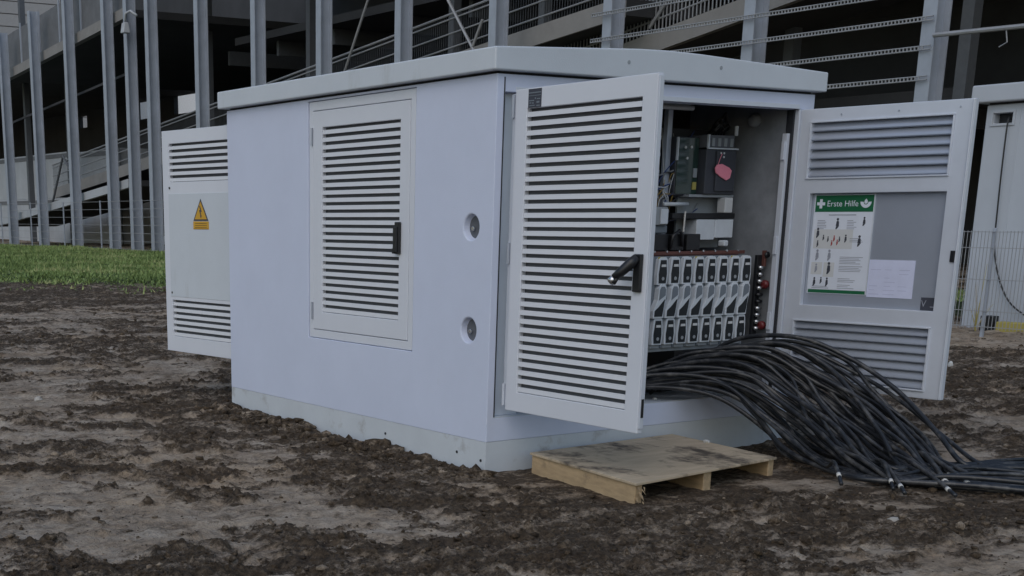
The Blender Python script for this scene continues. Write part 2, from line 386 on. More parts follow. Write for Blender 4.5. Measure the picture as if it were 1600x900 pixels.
def make_clods():
    ico = bmesh.new(); bmesh.ops.create_icosphere(ico, subdivisions=1, radius=1.0)
    bv = np.array([v.co[:] for v in ico.verts]); bf = np.array([[v.index for v in f.verts] for f in ico.faces]); ico.free()
    N = 60000
    fwd = math.atan2(math.cos(-0.5475), -math.sin(-0.5475))
    a = fwd + R(-31) + RNG.random(N) * R(48); r = np.exp(math.log(5.2) + RNG.random(N) * (math.log(24) - math.log(5.2)))
    x = -5.16 + r * np.cos(a); y = -6.55 + r * np.sin(a)
    # extra crumbs along the foot of the long wall
    K = 4200; x = np.concatenate([x, -np.abs(RNG.normal(0, .16, K)) - .01]); y = np.concatenate([y, RNG.random(K) * 3.5 - .1])
    m = patch_mask(x, y); keep = (RNG.random(len(x)) > m * .92) & (cabin_dist(x, y) > .004) & (grass_side(x, y) < .3)
    inpal = (x > .05) & (x < 1.55) & (y > -1.22) & (y < .0)
    keep &= ~inpal
    wall_ = np.concatenate([np.zeros(N), np.ones(K)])[keep]
    x, y = x[keep], y[keep]; n = len(x)
    s = .003 + .0036 * RNG.pareto(2.5, n); s = np.minimum(s, .024) * (1 + .03 * (np.hypot(x + 5.16, y + 6.55) - 6)) * (1 + .8 * wall_)
    V = np.repeat(bv[None], n, 0) * (1 + RNG.normal(0, .22, (n, len(bv), 1)))
    V *= (s[:, None] * RNG.uniform(.6, 1.3, (n, 3)))[:, None, :] * np.array([1.1, 1.1, .72])
    th = RNG.random(n) * 6.283; c, q = np.cos(th)[:, None], np.sin(th)[:, None]
    vx = V[..., 0] * c - V[..., 1] * q; vy = V[..., 0] * q + V[..., 1] * c
    z = height(x, y)
    V = np.stack([vx + x[:, None], vy + y[:, None], V[..., 2] + (z + s * .25)[:, None]], -1).reshape(-1, 3)
    F = (bf[None] + (np.arange(n) * len(bv))[:, None, None]).reshape(-1, 3)
    me = np_mesh('soil_clods', V, F, M['mud'])
    at = me.attributes.new('clay', 'FLOAT', 'POINT'); at.data.foreach_set('value', np.repeat((RNG.random(n) < .04) * .8, len(bv)).astype(np.float32))
    put('soil_clods', me, kind='stuff', label='loose brown soil clods scattered over the mud', category='soil')
make_clods()

def make_grass():
    m, n, l, b = new_mat('grass_blades')
    at = n.new("ShaderNodeAttribute"); at.attribute_name = 'tone'
    cr = n.new("ShaderNodeValToRGB"); e = cr.color_ramp.elements; e[0].color = (.058, .105, .026, 1); e[1].color = (.36, .38, .17, 1); _m = e.new(.72); _m.color = (.24, .335, .105, 1)
    l.new(at.outputs["Fac"], cr.inputs[0]); l.new(cr.outputs[0], b.inputs["Base Color"]); b.inputs["Roughness"].default_value = .7
    N = 330000
    x = RNG.uniform(3.5, 19.0, N); y = RNG.uniform(8, 72, N)
    d = grass_side(x, y); clump = fbm(x * 1.1, y * 1.1, 3, 120)
    keep = ((d > -.5 + 1.3 * RNG.random(N) ** 2) | ((d > -2.6) & (RNG.random(N) < .10) & (fbm(x * 1.7, y * 1.7, 2, 125) > .60))) & (clump + RNG.random(N) * .5 > .52) & (RNG.random(N) < 1.15 - (y - 8) / 90)
    x, y, clump = x[keep], y[keep], clump[keep]; n_ = len(x)
    z = height(x, y); hgt = RNG.uniform(.025, .10, n_) * (.3 + 1.3 * clump) * (1 + 1.5 * (RNG.random(n_) < .03)); w = RNG.uniform(.012, .03, n_)
    a = RNG.random(n_) * 6.283; lx, ly = RNG.normal(0, .06, (2, n_))
    V = np.empty((n_, 3, 3))
    V[:, 0] = np.stack([x - w * np.cos(a), y - w * np.sin(a), z - .01], -1)
    V[:, 1] = np.stack([x + w * np.cos(a), y + w * np.sin(a), z - .01], -1)
    V[:, 2] = np.stack([x + lx, y + ly, z + hgt], -1)
    me = np_mesh('grass', V.reshape(-1, 3), np.arange(n_ * 3).reshape(-1, 3), m)
    t = np.clip(.25 + .75 * (fbm(x * .7, y * .7, 3, 130) - .25) * 1.6 + RNG.normal(0, .16, n_), 0, 1)
    aa = me.attributes.new('tone', 'FLOAT', 'POINT'); aa.data.foreach_set('value', np.repeat(t, 3).astype(np.float32))
    put('grass', me, kind='stuff', label='strip of short green grass before the steel columns', category='grass')
make_grass()

# ------------------------------------------------------------------ transformer station
W, L = 2.703, 3.351
st = thing('transformer_station', 'large white compact transformer station with its louvred doors open', 'transformer station')

def wall_shell():
    # long side wall with a door opening and two round lifting pockets
    us = [0, .207 - .1, .207 + .1, .802, 2.119, L]; vs = [.173, .838 - .1, .838 + .1, 1.448 - .1, 1.448 + .1, 2.3]
    us = sorted(set(us)); vs = sorted(set(vs + [.661, 2.285]))
    hole = lambda u, v: .802 < u < 2.119 and .661 < v < 2.285
    mb = MB().plate(us, vs, hole, 0.0, .052, lambda u, v, t: (t, u, v), circ=[(.107, .307, .738, .938, .082, .044), (.107, .307, 1.348, 1.548, .082, .044)])
    mb.build('wall', M['wall'], st, bevel=.003, seg=2)
    # rear wall with the open doorway, right wall
    us = [.1, .16, 2.5, W]; vs = [.173, .33, 2.2, 2.3]
    MB().plate(us, vs, lambda u, v: .16 < u < 2.5 and .33 < v < 2.2, L, L - .1, lambda u, v, t: (u, t, v)).build('wall', M['wall'], st, bevel=.008)
    MB().box(W - .1, W, .1, L - .1, .173, 2.3).build('wall', M['wall'], st)
    # front wall: jambs, header and sill round the double doorway
    mb = MB().plate([.0004, .0535, 2.6, W], [.1732, .318, 2.203, 2.3], lambda u, v: .0535 < u < 2.6 and .318 < v < 2.203, -.0015, .0985, lambda u, v, t: (u, t, v))
    mb.build('wall', M['wall'], st, bevel=.004)
wall_shell()
# plinth band with paint line, slightly proud-free
MB().plate([0.002, L - .002], [-.35, .1727], lambda u, v: False, .0015, .09, lambda u, v, t: (t, u, v)).build('plinth', M['plinth'], st)
MB().box(.0019, W - .002, .0004, .1, -.35, .1729).build('plinth', M['plinth'], st)
MB().box(W - .1, W - .003, .1, L - .1, -.35, .172).build('plinth', M['plinth'], st)
MB().box(.1, W - .003, L - .1, L - .003, -.35, .172).build('plinth', M['plinth'], st)
for (yy, zz) in ((.29, .075), (.045, .055), (1.1, .085)):
    MB().prism([(yy + .009 * math.cos(k * .785), zz + .009 * math.sin(k * .785)) for k in range(8)], 'x', -.003, .02).build('bolt', M['gap'], st)
# front jamb left: dark joint and aluminium frame
MB().box(.0500, .0572, -.0045, .05, .3245, 2.283).build('joint', M['gap'], st)
MB().box(.0580, .28, .060, .095, .3235, 2.202).build('door_frame', M['frame'], st, bevel=.003)
MB().box(.0580, .066, .004, .0595, .3235, 2.202).build('door_frame', M['frame'], st, bevel=.002)
MB().box(2.560, 2.600, -.004, .09, .320, 2.202).build('door_frame', M['frame'], st, bevel=.003)
MB().box(2.545, 2.560, .030, .085, .330, 2.200).build('door_frame', M['gap'], st)
MB().box(2.515, 2.543, .045, .085, .330, 2.05).build('door_frame', M['frame'], st, bevel=.002)
MB().box(.135, 2.555, -.0075, -.002, 2.204, 2.232).build('door_frame', M['frame'], st, bevel=.002)
MB().box(.0545, 2.558, .0, .40, .3185, .3225).build('sill_plate', M['plinth'], st)
MB().box(.1, W - .1, .1, .42, .17, .316).build('floor', M['plinth'], st)
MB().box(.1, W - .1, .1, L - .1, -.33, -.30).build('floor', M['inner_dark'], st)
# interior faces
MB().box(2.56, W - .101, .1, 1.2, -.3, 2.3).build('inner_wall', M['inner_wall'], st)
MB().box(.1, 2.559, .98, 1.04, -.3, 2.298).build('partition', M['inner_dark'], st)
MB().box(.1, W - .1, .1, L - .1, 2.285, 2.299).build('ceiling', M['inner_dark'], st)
# shadow joint under the roof, roof cap with a shallow ridge
MB().plate([.02, W - .02], [.02, L - .02], lambda u, v: False, 2.3, 2.3145, lambda u, v, t: (u, v, t)).build('roof_joint', M['gap'], st)
prof = [(-.0556, 2.315), (W + .0556, 2.315), (W + .0556, 2.439), (2.1, 2.466), (1.55, 2.4865), (1.30, 2.491), (1.05, 2.4875), (.5, 2.463), (-.0556, 2.439)]
roof = MB().prism(prof, 'y', -.0497, L + .05).build('roof', M['roof'], st, bevel=.009, seg=3)
for (bx, bz) in ((.959, 2.406), (1.743, 2.415)):
    MB().prism([(bx + .012 * math.cos(k * .5236), bz + .012 * math.sin(k * .5236)) for k in range(12)], 'y', -.0515, -.045).build('bolt', M['grey_plastic'], roof)
# lifting sockets inside the pockets
for zc in (.838, 1.448):
    c = [(.207 + .0665 * math.cos(k * .19635), zc + .0665 * math.sin(k * .19635)) for k in range(32)]
    p = MB().prism(c, 'x', .0405, .051).build('lifting_socket', M['shade_socket_dark'], st)
    c = [(.222 + .014 * math.cos(k * .5236), zc - .008 + .014 * math.sin(k * .5236)) for k in range(12)]
    MB().prism(c, 'x', .022, .0400).build('bolt', M['steel'], p, bevel=.003)

SLAT = [(0, 0), (.0030, .0262), (.008, .0280), (.0086, .0268), (.0048, .0250), (.0022, .0)]
def slat_mesh(w, sg, flip=False):
    pr = [((sg * (.027 - p)) if flip else sg * p, q) for p, q in SLAT]
    return MB().prism(pr, 'x', 0, w).mesh('slat', M['slat'])

def leaf(loc, rot, w, z0, z1, th, sg, holes, material, bevel=.004, flip=False, pitch=.0502, label=None, recess=.004):
    us = sorted(set([0, w] + [h[0] for h in holes] + [h[1] for h in holes])); vs = sorted(set([z0, z1] + [h[2] for h in holes] + [h[3] for h in holes]))
    inh = lambda u, v: any(h[0] < u < h[1] and h[2] < v < h[3] for h in holes)
    me = MB().plate(us, vs, inh, 0.0, sg * th, lambda u, v, t: (u, t, v)).mesh('door', material)
    d = put('door', me, st, loc, rot, bevel=bevel)
    if label: d['label'] = label
    for (a, b, c, e) in holes:
        n = max(1, round((e - c) / pitch)); p = (e - c) / n
        sm = slat_mesh(b - a - .002, sg, flip)
        for k in range(n):
            put('slat', sm, d, (a + .001, sg * recess, c + k * p + .004))
        MB().box(a - .01, b + .01, sg * (th + .001), sg * (th + .005), c - .01, e + .01).build('shade_backing', M['shade_socket_dark'], d)  # dark sheet behind the slats, gap shade put into its colour
    return d

# side door in the long wall
MB().plate([.815, .868, 2.066, 2.115], [.665, .722, 2.221, 2.281], lambda u, v: .868 < u < 2.066 and .722 < v < 2.221, .008, .05, lambda u, v, t: (t, u, v)).build('door_frame', M['door'], st, bevel=.004)
MB().box(.05, .09, .79, 2.13, .65, 2.29).build('door_backing', M['gap'], st)
sdoor = leaf((.006, 2.062, 0), R(-90), 1.190, .726, 2.217, .035, 1, [(.123, 1.082, .850, 2.107)], M['door'], label='closed louvred side door with black lever handle')
def handle(parent, s, z0, z1, sg, lever=None, w=.048):
    y0, y1 = sg * -.001, sg * -.024
    h = MB().box(s, s + w, y0, y1, z0, z1).build('handle', M['black'], parent, bevel=.006)
    if lever is None:
        MB().box(s + .006, s + w - .006, y1 - sg * .0005, y1 - sg * .016, z0 + .012, z1 - .03).build('lever', M['black'], h, bevel=.005)
        MB().box(s - .012, s + .012, y1 * .4, y1 - sg * .01, z0 + .002, z0 + .035).build('lock_cover', M['black'], h, bevel=.004)
    return h
handle(sdoor, 1.060, 1.275, 1.477, 1, w=.05)
for zc in (2.05, .855):
    MB().tube([(-.008, -.006, zc - .06), (-.008, -.006, zc + .06)], .008, 8).build('hinge', M['inner_sheet'], sdoor)

# left leaf of the front doorway, swung out square to the front
fl = leaf((.103, -.045, 0), R(-90), 1.132, .373, 2.212, .038, 1, [(.105, 1.027, .490, 2.103)], M['door'], label='open louvred door leaf with black lever handle pulled out')
n_before = set(bpy.data.objects)
FLH = fl
h = MB().box(1.085, 1.14, -.001, -.022, 1.122, 1.318).build('handle', M['black'], FLH, bevel=.005)
lv = MB().tube([(1.112, -.022, 1.300), (1.095, -.050, 1.270), (1.058, -.080, 1.225), (1.030, -.098, 1.195)], [.024, .029, .026, .022], 10).build('lever', M['black'], h, smooth=True)
MB().tube([(1.032, -.096, 1.196), (1.010, -.108, 1.172)], [.021, .023], 12).build('lever_end', M['steel'], h, smooth=True)
MB().tube([(1.045, -.085, 1.208), (1.040, -.112, 1.165)], [.014, .012], 10).build('lock_barrel', M['black'], h, smooth=True)
for (za, zb) in ((2.06, 2.185), (1.24, 1.36), (.40, .53)):
    MB().tube([(.018, -.004, za), (.018, -.004, zb)], .009, 8).build('hinge', M['inner_sheet'] if za > 1 else M['frame'], FLH)
MB().box(1.166, 1.176, .004, .034, .40, 2.20).build('edge_profile', M['frame'], FLH, bevel=.002)
MB().box(1.1765, 1.180, .010, .026, .46, .56).build('edge_latch', M['black'], FLH)
lab = MB().box(.148, .262, -.0015, -.0005, 2.105, 2.212 - .006).build('sticker', M['ink'], FLH)
bars = MB()
for k, (a, b, c, dd) in enumerate([(.152, .258, 2.182, 2.188), (.152, .258, 2.168, 2.171), (.156, .200, 2.140, 2.146), (.206, .215, 2.150, 2.158), (.224, .252, 2.148, 2.153), (.160, .176, 2.128, 2.134), (.184, .196, 2.126, 2.133), (.222, .246, 2.128, 2.138), (.160, .205, 2.114, 2.119), (.222, .250, 2.112, 2.117)]):
    bars.box(a, b, -.0032, -.0018, c, dd)
bars.build('print', M['fuse_grey'], lab)

for o_ in set(bpy.data.objects) - n_before:
    if o_.parent is fl: o_.location.x -= .033
MB().box(-.030, .0, .006, .030, .40, 2.19).build('hinge_strip', M['frame'], fl, bevel=.002)
# right leaf, opened a little past square: the photograph shows its inner side
fr = None
def right_leaf():
    w = 1.19; us = [0, .075, 1.062, w]; vs = [.379, .433, .820, .93, 1.66, 1.762, 2.11, 2.199]
    me = MB().plate([0, .09, .118, 1.062, 1.072, w], vs, lambda u, v: (.09 < u < 1.062 and (1.762 < v < 2.11 or .433 < v < .820)) or (.118 < u < 1.072 and .93 < v < 1.66 and True), 0.0, .04, lambda u, v, t: (u, t, v)).mesh('door', M['frame'])
    d = put('door', me, st, (2.576, -.006, 0), math.atan2(-.9932, .1165), bevel=.004)
    d['label'] = 'open door leaf showing its bare metal inner side'
    MB().box(.110, 1.080, .0415, .0445, .92, 1.67).build('inner_panel', M['inner_sheet'], d)
    prof = [(.000, .006), (.001, .012), (.006, .024), (.031, .056), (.033, .0555), (.0085, .0235), (.0035, .0115), (.003, .005), (.014, .000), (.013, -.001)]
    sm = MB().prism(prof, 'x', 0, .970).mesh('slat', M['inner_sheet'])  # bare sheet; its darker grey also puts the louvres' weaker light into colour
    for (c, e) in ((1.762, 2.11), (.433, .820)):
        n = round((e - c) / .057); p = (e - c) / n
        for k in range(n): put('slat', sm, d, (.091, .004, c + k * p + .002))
        MB().box(.085, 1.068, .0410, .0440, c - .006, e + .006).build('outer_skin', M['grey_plastic'], d)
        for (a, b, q0, q1) in ((.078, 1.075, e, e + .010), (.078, 1.075, c - .010, c), (1.062, 1.075, c + .0005, e - .0005), (.078, .0895, c + .0005, e - .0005)):
            MB().box(a, b, -.010, -.0005, q0, q1).build('vent_frame', M['frame'], d, bevel=.002)
    # loop frame edge strips and lock
    MB().box(1.178, 1.188, -.012, -.0005, .382, 2.196).build('edge_profile', M['frame'], d, bevel=.003)
    MB().box(1.146, 1.174, -.010, -.0005, 1.236, 1.306).build('lock', M['black'], d, bevel=.003)
    for z in (2.03, 1.72, .62):
        for s in (.3, .7, 1.1):
            MB().tube([(s, -.001, 2.155), (s, -.004, 2.155)], .006, 8).build('rivet', M['inner_sheet'], d) if z > 2 else None
    # small black rating plate
    lp = MB().box(.965, 1.070, .0375, .0405, .932, 1.012).build('rating_plate', M['ink'], d)
    put('lettering', text_mesh('V', .06, M['ink_soft'], 'lettering'), lp, (.985, .0365, .972), (R(90), 0, 0))
    MB().box(1.03, 1.062, .0362, .0370, .952, .957).build('print', M['ink_soft'], lp)
    return d
fr = right_leaf()

# rear leaf, swung out beyond the far corner
rl_loc = (.1228, 3.401, 0); rl_rot = math.atan2(.99459, -.10383)
rl = leaf(rl_loc, rl_rot, 1.165, .375, 2.211, .038, -1, [(.10, 1.055, 1.795, 2.105), (.10, 1.058, .505, .815)], M['door'], label='open rear door leaf with louvres above and below')
MB().plate([.06, 1.075], [.845, 1.70], lambda u, v: False, .0005, .0035, lambda u, v, t: (u, t, v)).build('raised_panel', M['roof'], rl, bevel=.002)
for z in (1.748, .848 + .03):
    MB().tube([(1.055, -.0, z), (1.055, .006, z)], .010, 8).build('rivet', M['black'], rl)

# ------------------------------------------------------------------ things hung on the doors
def local_thing(name, label, cat, base, rot, s, t, z):
    c, q = math.cos(rot), math.sin(rot)
    return thing(name, label, cat, (base[0] + s * c - t * q, base[1] + s * q + t * c, z), rot)
rrot = math.atan2(-.9932, .1165); rbase = (2.576, -.006)
po = local_thing('first_aid_poster', 'green and white first aid poster inside the open right door', 'poster', rbase, rrot, .143, .0405, 1.008)
MB().box(0, .431, -.0030, .0, 0, .643).build('sheet', M['paper'], po)
MB().box(0.004, .427, -.0042, -.0032, .533, .639).build('header', M['green'], po)
MB().box(0.004, .427, -.0042, -.0032, .004, .026).build('footer_stripe', M['green'], po)
MB().box(-.004, -.0005, -.006, .0, 0, .646).build('border', M['fuse_light'], po); MB().box(.4315, .437, -.006, .0, 0, .646).build('border', M['fuse_light'], po)
cx, cz = .045, .585
MB().prism([(cx + a * .030, cz + b * .030) for a, b in ((-.33, -1), (.33, -1), (.33, -.33), (1, -.33), (1, .33), (.33, .33), (.33, 1), (-.33, 1), (-.33, .33), (-1, .33), (-1, -.33), (-.33, -.33))], 'y', -.0052, -.0044).build('cross', M['paper'], po)
put('lettering', text_mesh('Erste Hilfe', .054, M['paper'], 'lettering'), po, (.205, -.0050, .584), (R(90), 0, 0))
cx, cz = .372, .585
em = MB()
arc = [(cx + .040 * math.cos(a), cz + .012 + .040 * math.sin(a)) for a in np.linspace(math.pi, 2 * math.pi, 14)] + [(cx + .017 * math.cos(a), cz + .010 + .017 * math.sin(a)) for a in np.linspace(2 * math.pi, math.pi, 10)]
em.prism(arc, 'y', -.0052, -.0044)
em.prism([(cx - .012, cz + .006), (cx, cz - .004), (cx + .012, cz + .006), (cx + .010, cz + .020), (cx, cz + .031), (cx - .010, cz + .020)], 'y', -.0052, -.0044)
em.build('emblem', M['paper'], po)
tl = MB(); pr_rng = random.Random(3)
tl.box(.11, .31, -.0042, -.0032, .510, .516)
for (s0, s1, z0, n) in ((.03, .11, .475, 6), (.25, .32, .475, 6), (.22, .40, .24, 5), (.22, .40, .18, 4), (.22, .36, .10, 3), (.22, .35, .058, 3), (.28, .38, .36, 3), (.03, .16, .045, 2)):
    for k in range(n):
        tl.box(s0, s0 + (s1 - s0) * pr_rng.uniform(.6, 1), -.0040, -.0032, z0 - k * .0105, z0 - k * .0105 + .0035)
tl.build('text_lines', M['ink_soft'], po, kind='stuff')
def figure(s, z, k, mt):
    f = MB(); f.prism([(s + .009 * k * math.cos(a), z + .030 * k + .009 * k * math.sin(a)) for a in np.linspace(0, 6.283, 9)[:-1]], 'y', -.0043, -.0033)
    f.prism([(s - .011 * k, z - .012 * k), (s + .012 * k, z - .016 * k), (s + .010 * k, z + .014 * k), (s + .003 * k, z + .021 * k), (s - .008 * k, z + .017 * k)], 'y', -.0044, -.0034)
    f.prism([(s - .012 * k, z - .034 * k), (s - .004 * k, z - .034 * k), (s + .010 * k, z - .0165 * k), (s - .009 * k, z - .013 * k)], 'y', -.00435, -.0034)
    f.build('pictogram', mt, po)
for (s, z, k, mt) in ((.180, .455, 1, 'ink'), (.372, .470, .8, 'ink'), (.040, .395, .9, 'ink'), (.085, .365, .5, 'ink'), (.12, .355, .5, 'ink'), (.165, .36, .55, 'ink_red'), (.205, .355, .5, 'ink'), (.25, .36, .7, 'ink'), (.35, .345, 1, 'ink'), (.045, .325, .6, 'ink'), (.15, .33, .5, 'ink_red'), (.19, .335, .5, 'ink_red'), (.05, .25, 1.0, 'ink_soft'), (.14, .25, 1.0, 'ink_soft'), (.145, .165, 1.1, 'ink'), (.05, .165, .8, 'ink_soft'), (.045, .075, .8, 'ink'), (.095, .085, .6, 'ink'), (.14, .075, .8, 'ink')):
    figure(s, z, k, M[mt])
for (a, b, c, e) in ((.012, .095, .125, .205), (.105, .185, .110, .205), (.012, .30, .295, .42)):
    MB().box(a, b, -.0035, -.0031, c, e).build('panel', M['white_plastic'], po)

pp = local_thing('paper_sheet', 'pale lilac paper sheet taped beside the first aid poster', 'paper', rbase, rrot, .582, .0405, .998)
MB().box(0, .318, -.002, -.0002, 0, .240).build('sheet', M['paper2'], pp)
tl = MB()
for k in range(7):
    for j in range(3):
        if pr_rng.random() < .75: tl.box(.015 + j * .10, .015 + j * .10 + pr_rng.uniform(.03, .08), -.0028, -.0022, .02 + k * .026, .0235 + k * .026)
tl.build('text_lines', mat('faint_print', (.50, .53, .72), .7), pp, kind='stuff')

ws = local_thing('warning_sign', 'yellow high voltage warning triangle on the open rear door', 'warning sign', rl_loc, rl_rot, .444, .0040, 1.41)
MB().box(0, .24, 0, .0015, 0, .064).build('text_plate', M['yellow'], ws, bevel=.0005)
tri = [(0.004, .068), (.236, .068), (.12, .245)]
MB().prism(tri, 'y', 0, .0015).build('border', M['ink'], ws)
MB().prism([(.026, .081), (.214, .081), (.12, .224)], 'y', .0017, .0025).build('triangle', M['yellow'], ws)
MB().prism([(.126, .190), (.100, .140), (.119, .143), (.108, .108), (.100, .112), (.117, .088), (.128, .113), (.120, .110), (.142, .156), (.122, .152), (.138, .186)], 'y', .0027, .0035).build('lightning_bolt', M['ink'], ws)
tl = MB()
for k in range(3): tl.box(.03, .21, .0017, .0023, .012 + k * .017, .017 + k * .017)
tl.box(.008, .232, .0017, .0023, .002, .006)
tl.build('text_lines', mat('sign_print', (.20, .11, .02), .6), ws, kind='stuff')

# ------------------------------------------------------------------ equipment inside
def part_box(t, name, x0, x1, y0, y1, z0, z1, m, bevel=.003, parent=None):
    b = t.location
    return MB().box(x0 - b[0], x1 - b[0], y0 - b[1], y1 - b[1], z0 - b[2], z1 - b[2]).build(name, m, parent or t, bevel=bevel)

# low-voltage board with eight vertical fuse strips
lvb = thing('fuse_switch_board', 'low voltage board with eight grey vertical fuse switch strips', 'fuse board', (1.95, .25, .655))
part_box(lvb, 'busbar', 1.46, 2.42, .245, .275, 1.262, 1.285, M['copper'])
part_box(lvb, 'busbar', 1.46, 2.42, .30, .32, .66, 1.26, M['copper'])
part_box(lvb, 'mounting_rail', 1.46, 2.42, .215, .24, .628, .665, M['grey_plastic'])
def fuse_strip_meshes():
    ms = {}
    ms['strip'] = MB().box(0, .108, .0, .06, 0, .60).mesh('fuse_strip', M['fuse_grey'])
    def lid(z0, h, mid):
        o = [(.006, z0), (.094, z0), (.100, z0 + h * .35), (.092, z0 + h * .92), (.078, z0 + h), (.026, z0 + h), (.012, z0 + h * .92), (.002, z0 + h * .35)]
        return MB().prism(o, 'y', -.030, -.0005)
    ms['lid'] = lid(0, .178, False).mesh('lid', M['fuse_light'])
    ms['grip'] = MB().prism([(.020, .010), (.082, .010), (.088, .07), (.078, .160), (.028, .160), (.016, .07)], 'y', -.0335, -.0305).mesh('grip', M['fuse_dark'])
    ms['latch'] = MB().prism([(.032, .116), (.074, .116), (.072, .132), (.034, .132)], 'y', -.038, -.0340).mesh('latch', M['white_plastic'])
    ms['window'] = MB().prism([(.053 + .012 * math.cos(a), .040 + .012 * math.sin(a)) for a in np.linspace(0, 6.283, 11)[:-1]], 'y', -.0365, -.0340).mesh('window', M['grey_plastic'])
    o = [(.000, .0), (.090, .0), (.096, .06), (.112, .150), (.112, .195), (.096, .222), (.060, .222), (.040, .195), (.036, .12), (.000, .05)]
    ms['mid'] = MB().prism(o, 'y', -.040, -.0005).mesh('lid', M['fuse_light'])
    ms['midgrip'] = MB().prism([(.046, .118), (.100, .150), (.102, .188), (.090, .206), (.062, .206), (.050, .188)], 'y', -.0435, -.0405).mesh('grip', M['fuse_grey'])
    ms['midgrip2'] = MB().prism([(.010, .012), (.080, .012), (.088, .055), (.098, .125), (.046, .075), (.012, .050)], 'y', -.0435, -.0405).mesh('grip', M['fuse_dark'])
    ms['foot'] = MB().prism([(.012, 0), (.092, 0), (.092, .022), (.012, .022)], 'y', -.012, -.0005).mesh('terminal_cover', M['grey_plastic'])
    return ms
fm = fuse_strip_meshes()
for i in range(8):
    s = put('fuse_strip', fm['strip'], lvb, (1.503 + .1135 * i - 1.95, .20 - .25, .0), bevel=.002)
    for nm, key, off in (('lid', 'lid', (0.016, 0, .418)), ('grip', 'grip', (.016, 0, .418)), ('latch', 'latch', (.016, 0, .418)), ('window', 'window', (.016, 0, .418)),
                         ('lid', 'mid', (-.006, 0, .200)), ('grip', 'midgrip', (-.006, 0, .200)), ('grip', 'midgrip2', (-.006, 0, .200)),
                         ('lid', 'lid', (0.002, 0, .024)), ('grip', 'grip', (.002, 0, .024)), ('latch', 'latch', (.002, 0, .024)), ('window', 'window', (.002, 0, .024)), ('terminal_cover', 'foot', (0, 0, .001))):
        put(nm, fm[key], s, off, bevel=.002 if nm == 'lid' else 0)
# insulated end bushings with red caps at the board's right end
for i in range(10):
    z = .10 + i * .046
    o = MB().tube([(.505, -.11, z), (.550, -.11, z)], .014, 10).build('busbar_clamp', M['steel'] if i not in (4, 5) else M['black'], lvb, smooth=True)
MB().box(.500, .548, -.095, -.07, .05, .60).build('clamp_bar', M['black'], lvb, bevel=.003)
for z in (.40, .12):
    MB().tube([(.535, -.13, z), (.545, -.13, z), (.565, -.13, z), (.580, -.13, z)], [.018, .030, .030, .016], 14).build('cap', M['red'], lvb, smooth=True)
MB().box(.545, .565, -.12, -.09, .52, .63).build('bracket', M['copper'], lvb, bevel=.004)
MB().tube([(.555, -.135, .60), (.555, -.125, .60)], .022, 12).build('bolt', M['black'], lvb, smooth=True)

cbk = thing('circuit_breaker', 'charcoal circuit breaker with a pink tag hanging on it', 'circuit breaker', (2.286, .5, 1.66))
part_box(cbk, 'housing', 2.140, 2.432, .40, .60, 1.660, 1.955, M['breaker'], .006)
part_box(cbk, 'front_plate', 2.230, 2.415, .385, .3985, 1.68, 1.945, M['grey_plastic'], .003).data.materials[0] = M['breaker']
part_box(cbk, 'terminal_chamber', 2.155, 2.425, .42, .60, 1.966, 2.05, M['clear_box'], .004)
part_box(cbk, 'cover_edge', 2.150, 2.445, .395, .410, 1.956, 1.965, M['fuse_light'], 0)
part_box(cbk, 'cover_edge', 2.150, 2.162, .397, .412, 1.9655, 2.05, M['fuse_light'], 0)
part_box(cbk, 'bracket', 2.023, 2.456, .42, .60, 1.639, 1.658, M['grey_plastic'], .003)
for x in (2.20, 2.26, 2.32, 2.38):
    part_box(cbk, 'terminal', x, x + .028, .412, .4195, 1.975, 2.03, M['grey_plastic'], .002)
for (dx, dz) in ((2.262, 1.93), (2.292, 1.93), (2.292, 1.905)):
    MB().tube([(dx - 2.286, -.120, dz - 1.66), (dx - 2.286, -.1155, dz - 1.66)], .007, 8).build('indicator', M['white_plastic'], cbk)
tg = thing('pink_tag', 'bright pink tag on the front of the circuit breaker', 'tag', (2.292, .378, 1.755))
MB().prism([(-.085, .075), (-.07, .098), (-.02, .105), (.05, .082), (.078, .062), (.065, .012), (.03, -.004), (-.03, .02), (-.075, .045)], 'y', -.006, .004).build('tag_card', M['pink'], tg, bevel=.003)
MB().tube([(-.06, 0, .09), (-.04, 0, .14), (-.02, .004, .17)], .0025, 6).build('string', M['pink'], tg)

rp = thing('relay_panel', 'dark glass fronted relay panel left of the circuit breaker', 'relay panel', (2.033, .5, 1.65))
part_box(rp, 'housing', 1.925, 2.140, .47, .58, 1.651, 2.035, M['breaker'], .005)
part_box(rp, 'glass_front', 1.932, 2.132, .4620, .4695, 1.66, 2.028, M['green_glass'], .002)
part_box(rp, 'edge_strip', 1.921, 1.9305, .452, .468, 1.88, 2.03, M['fuse_light'], 0)
for (dx, dz) in ((2.00, 1.965), (2.055, 1.968), (2.02, 1.895)):
    MB().tube([(dx - 2.033, -.045, dz - 1.65), (dx - 2.033, -.039, dz - 1.65)], .009, 10).build('indicator', M['white_plastic'], rp)
part_box(rp, 'label', 2.085, 2.12, .455, .4615, 1.69, 1.74, M['yellow_dull'], 0)
part_box(rp, 'label', 2.085, 2.12, .455, .4615, 1.77, 1.83, M['grey_plastic'], 0)

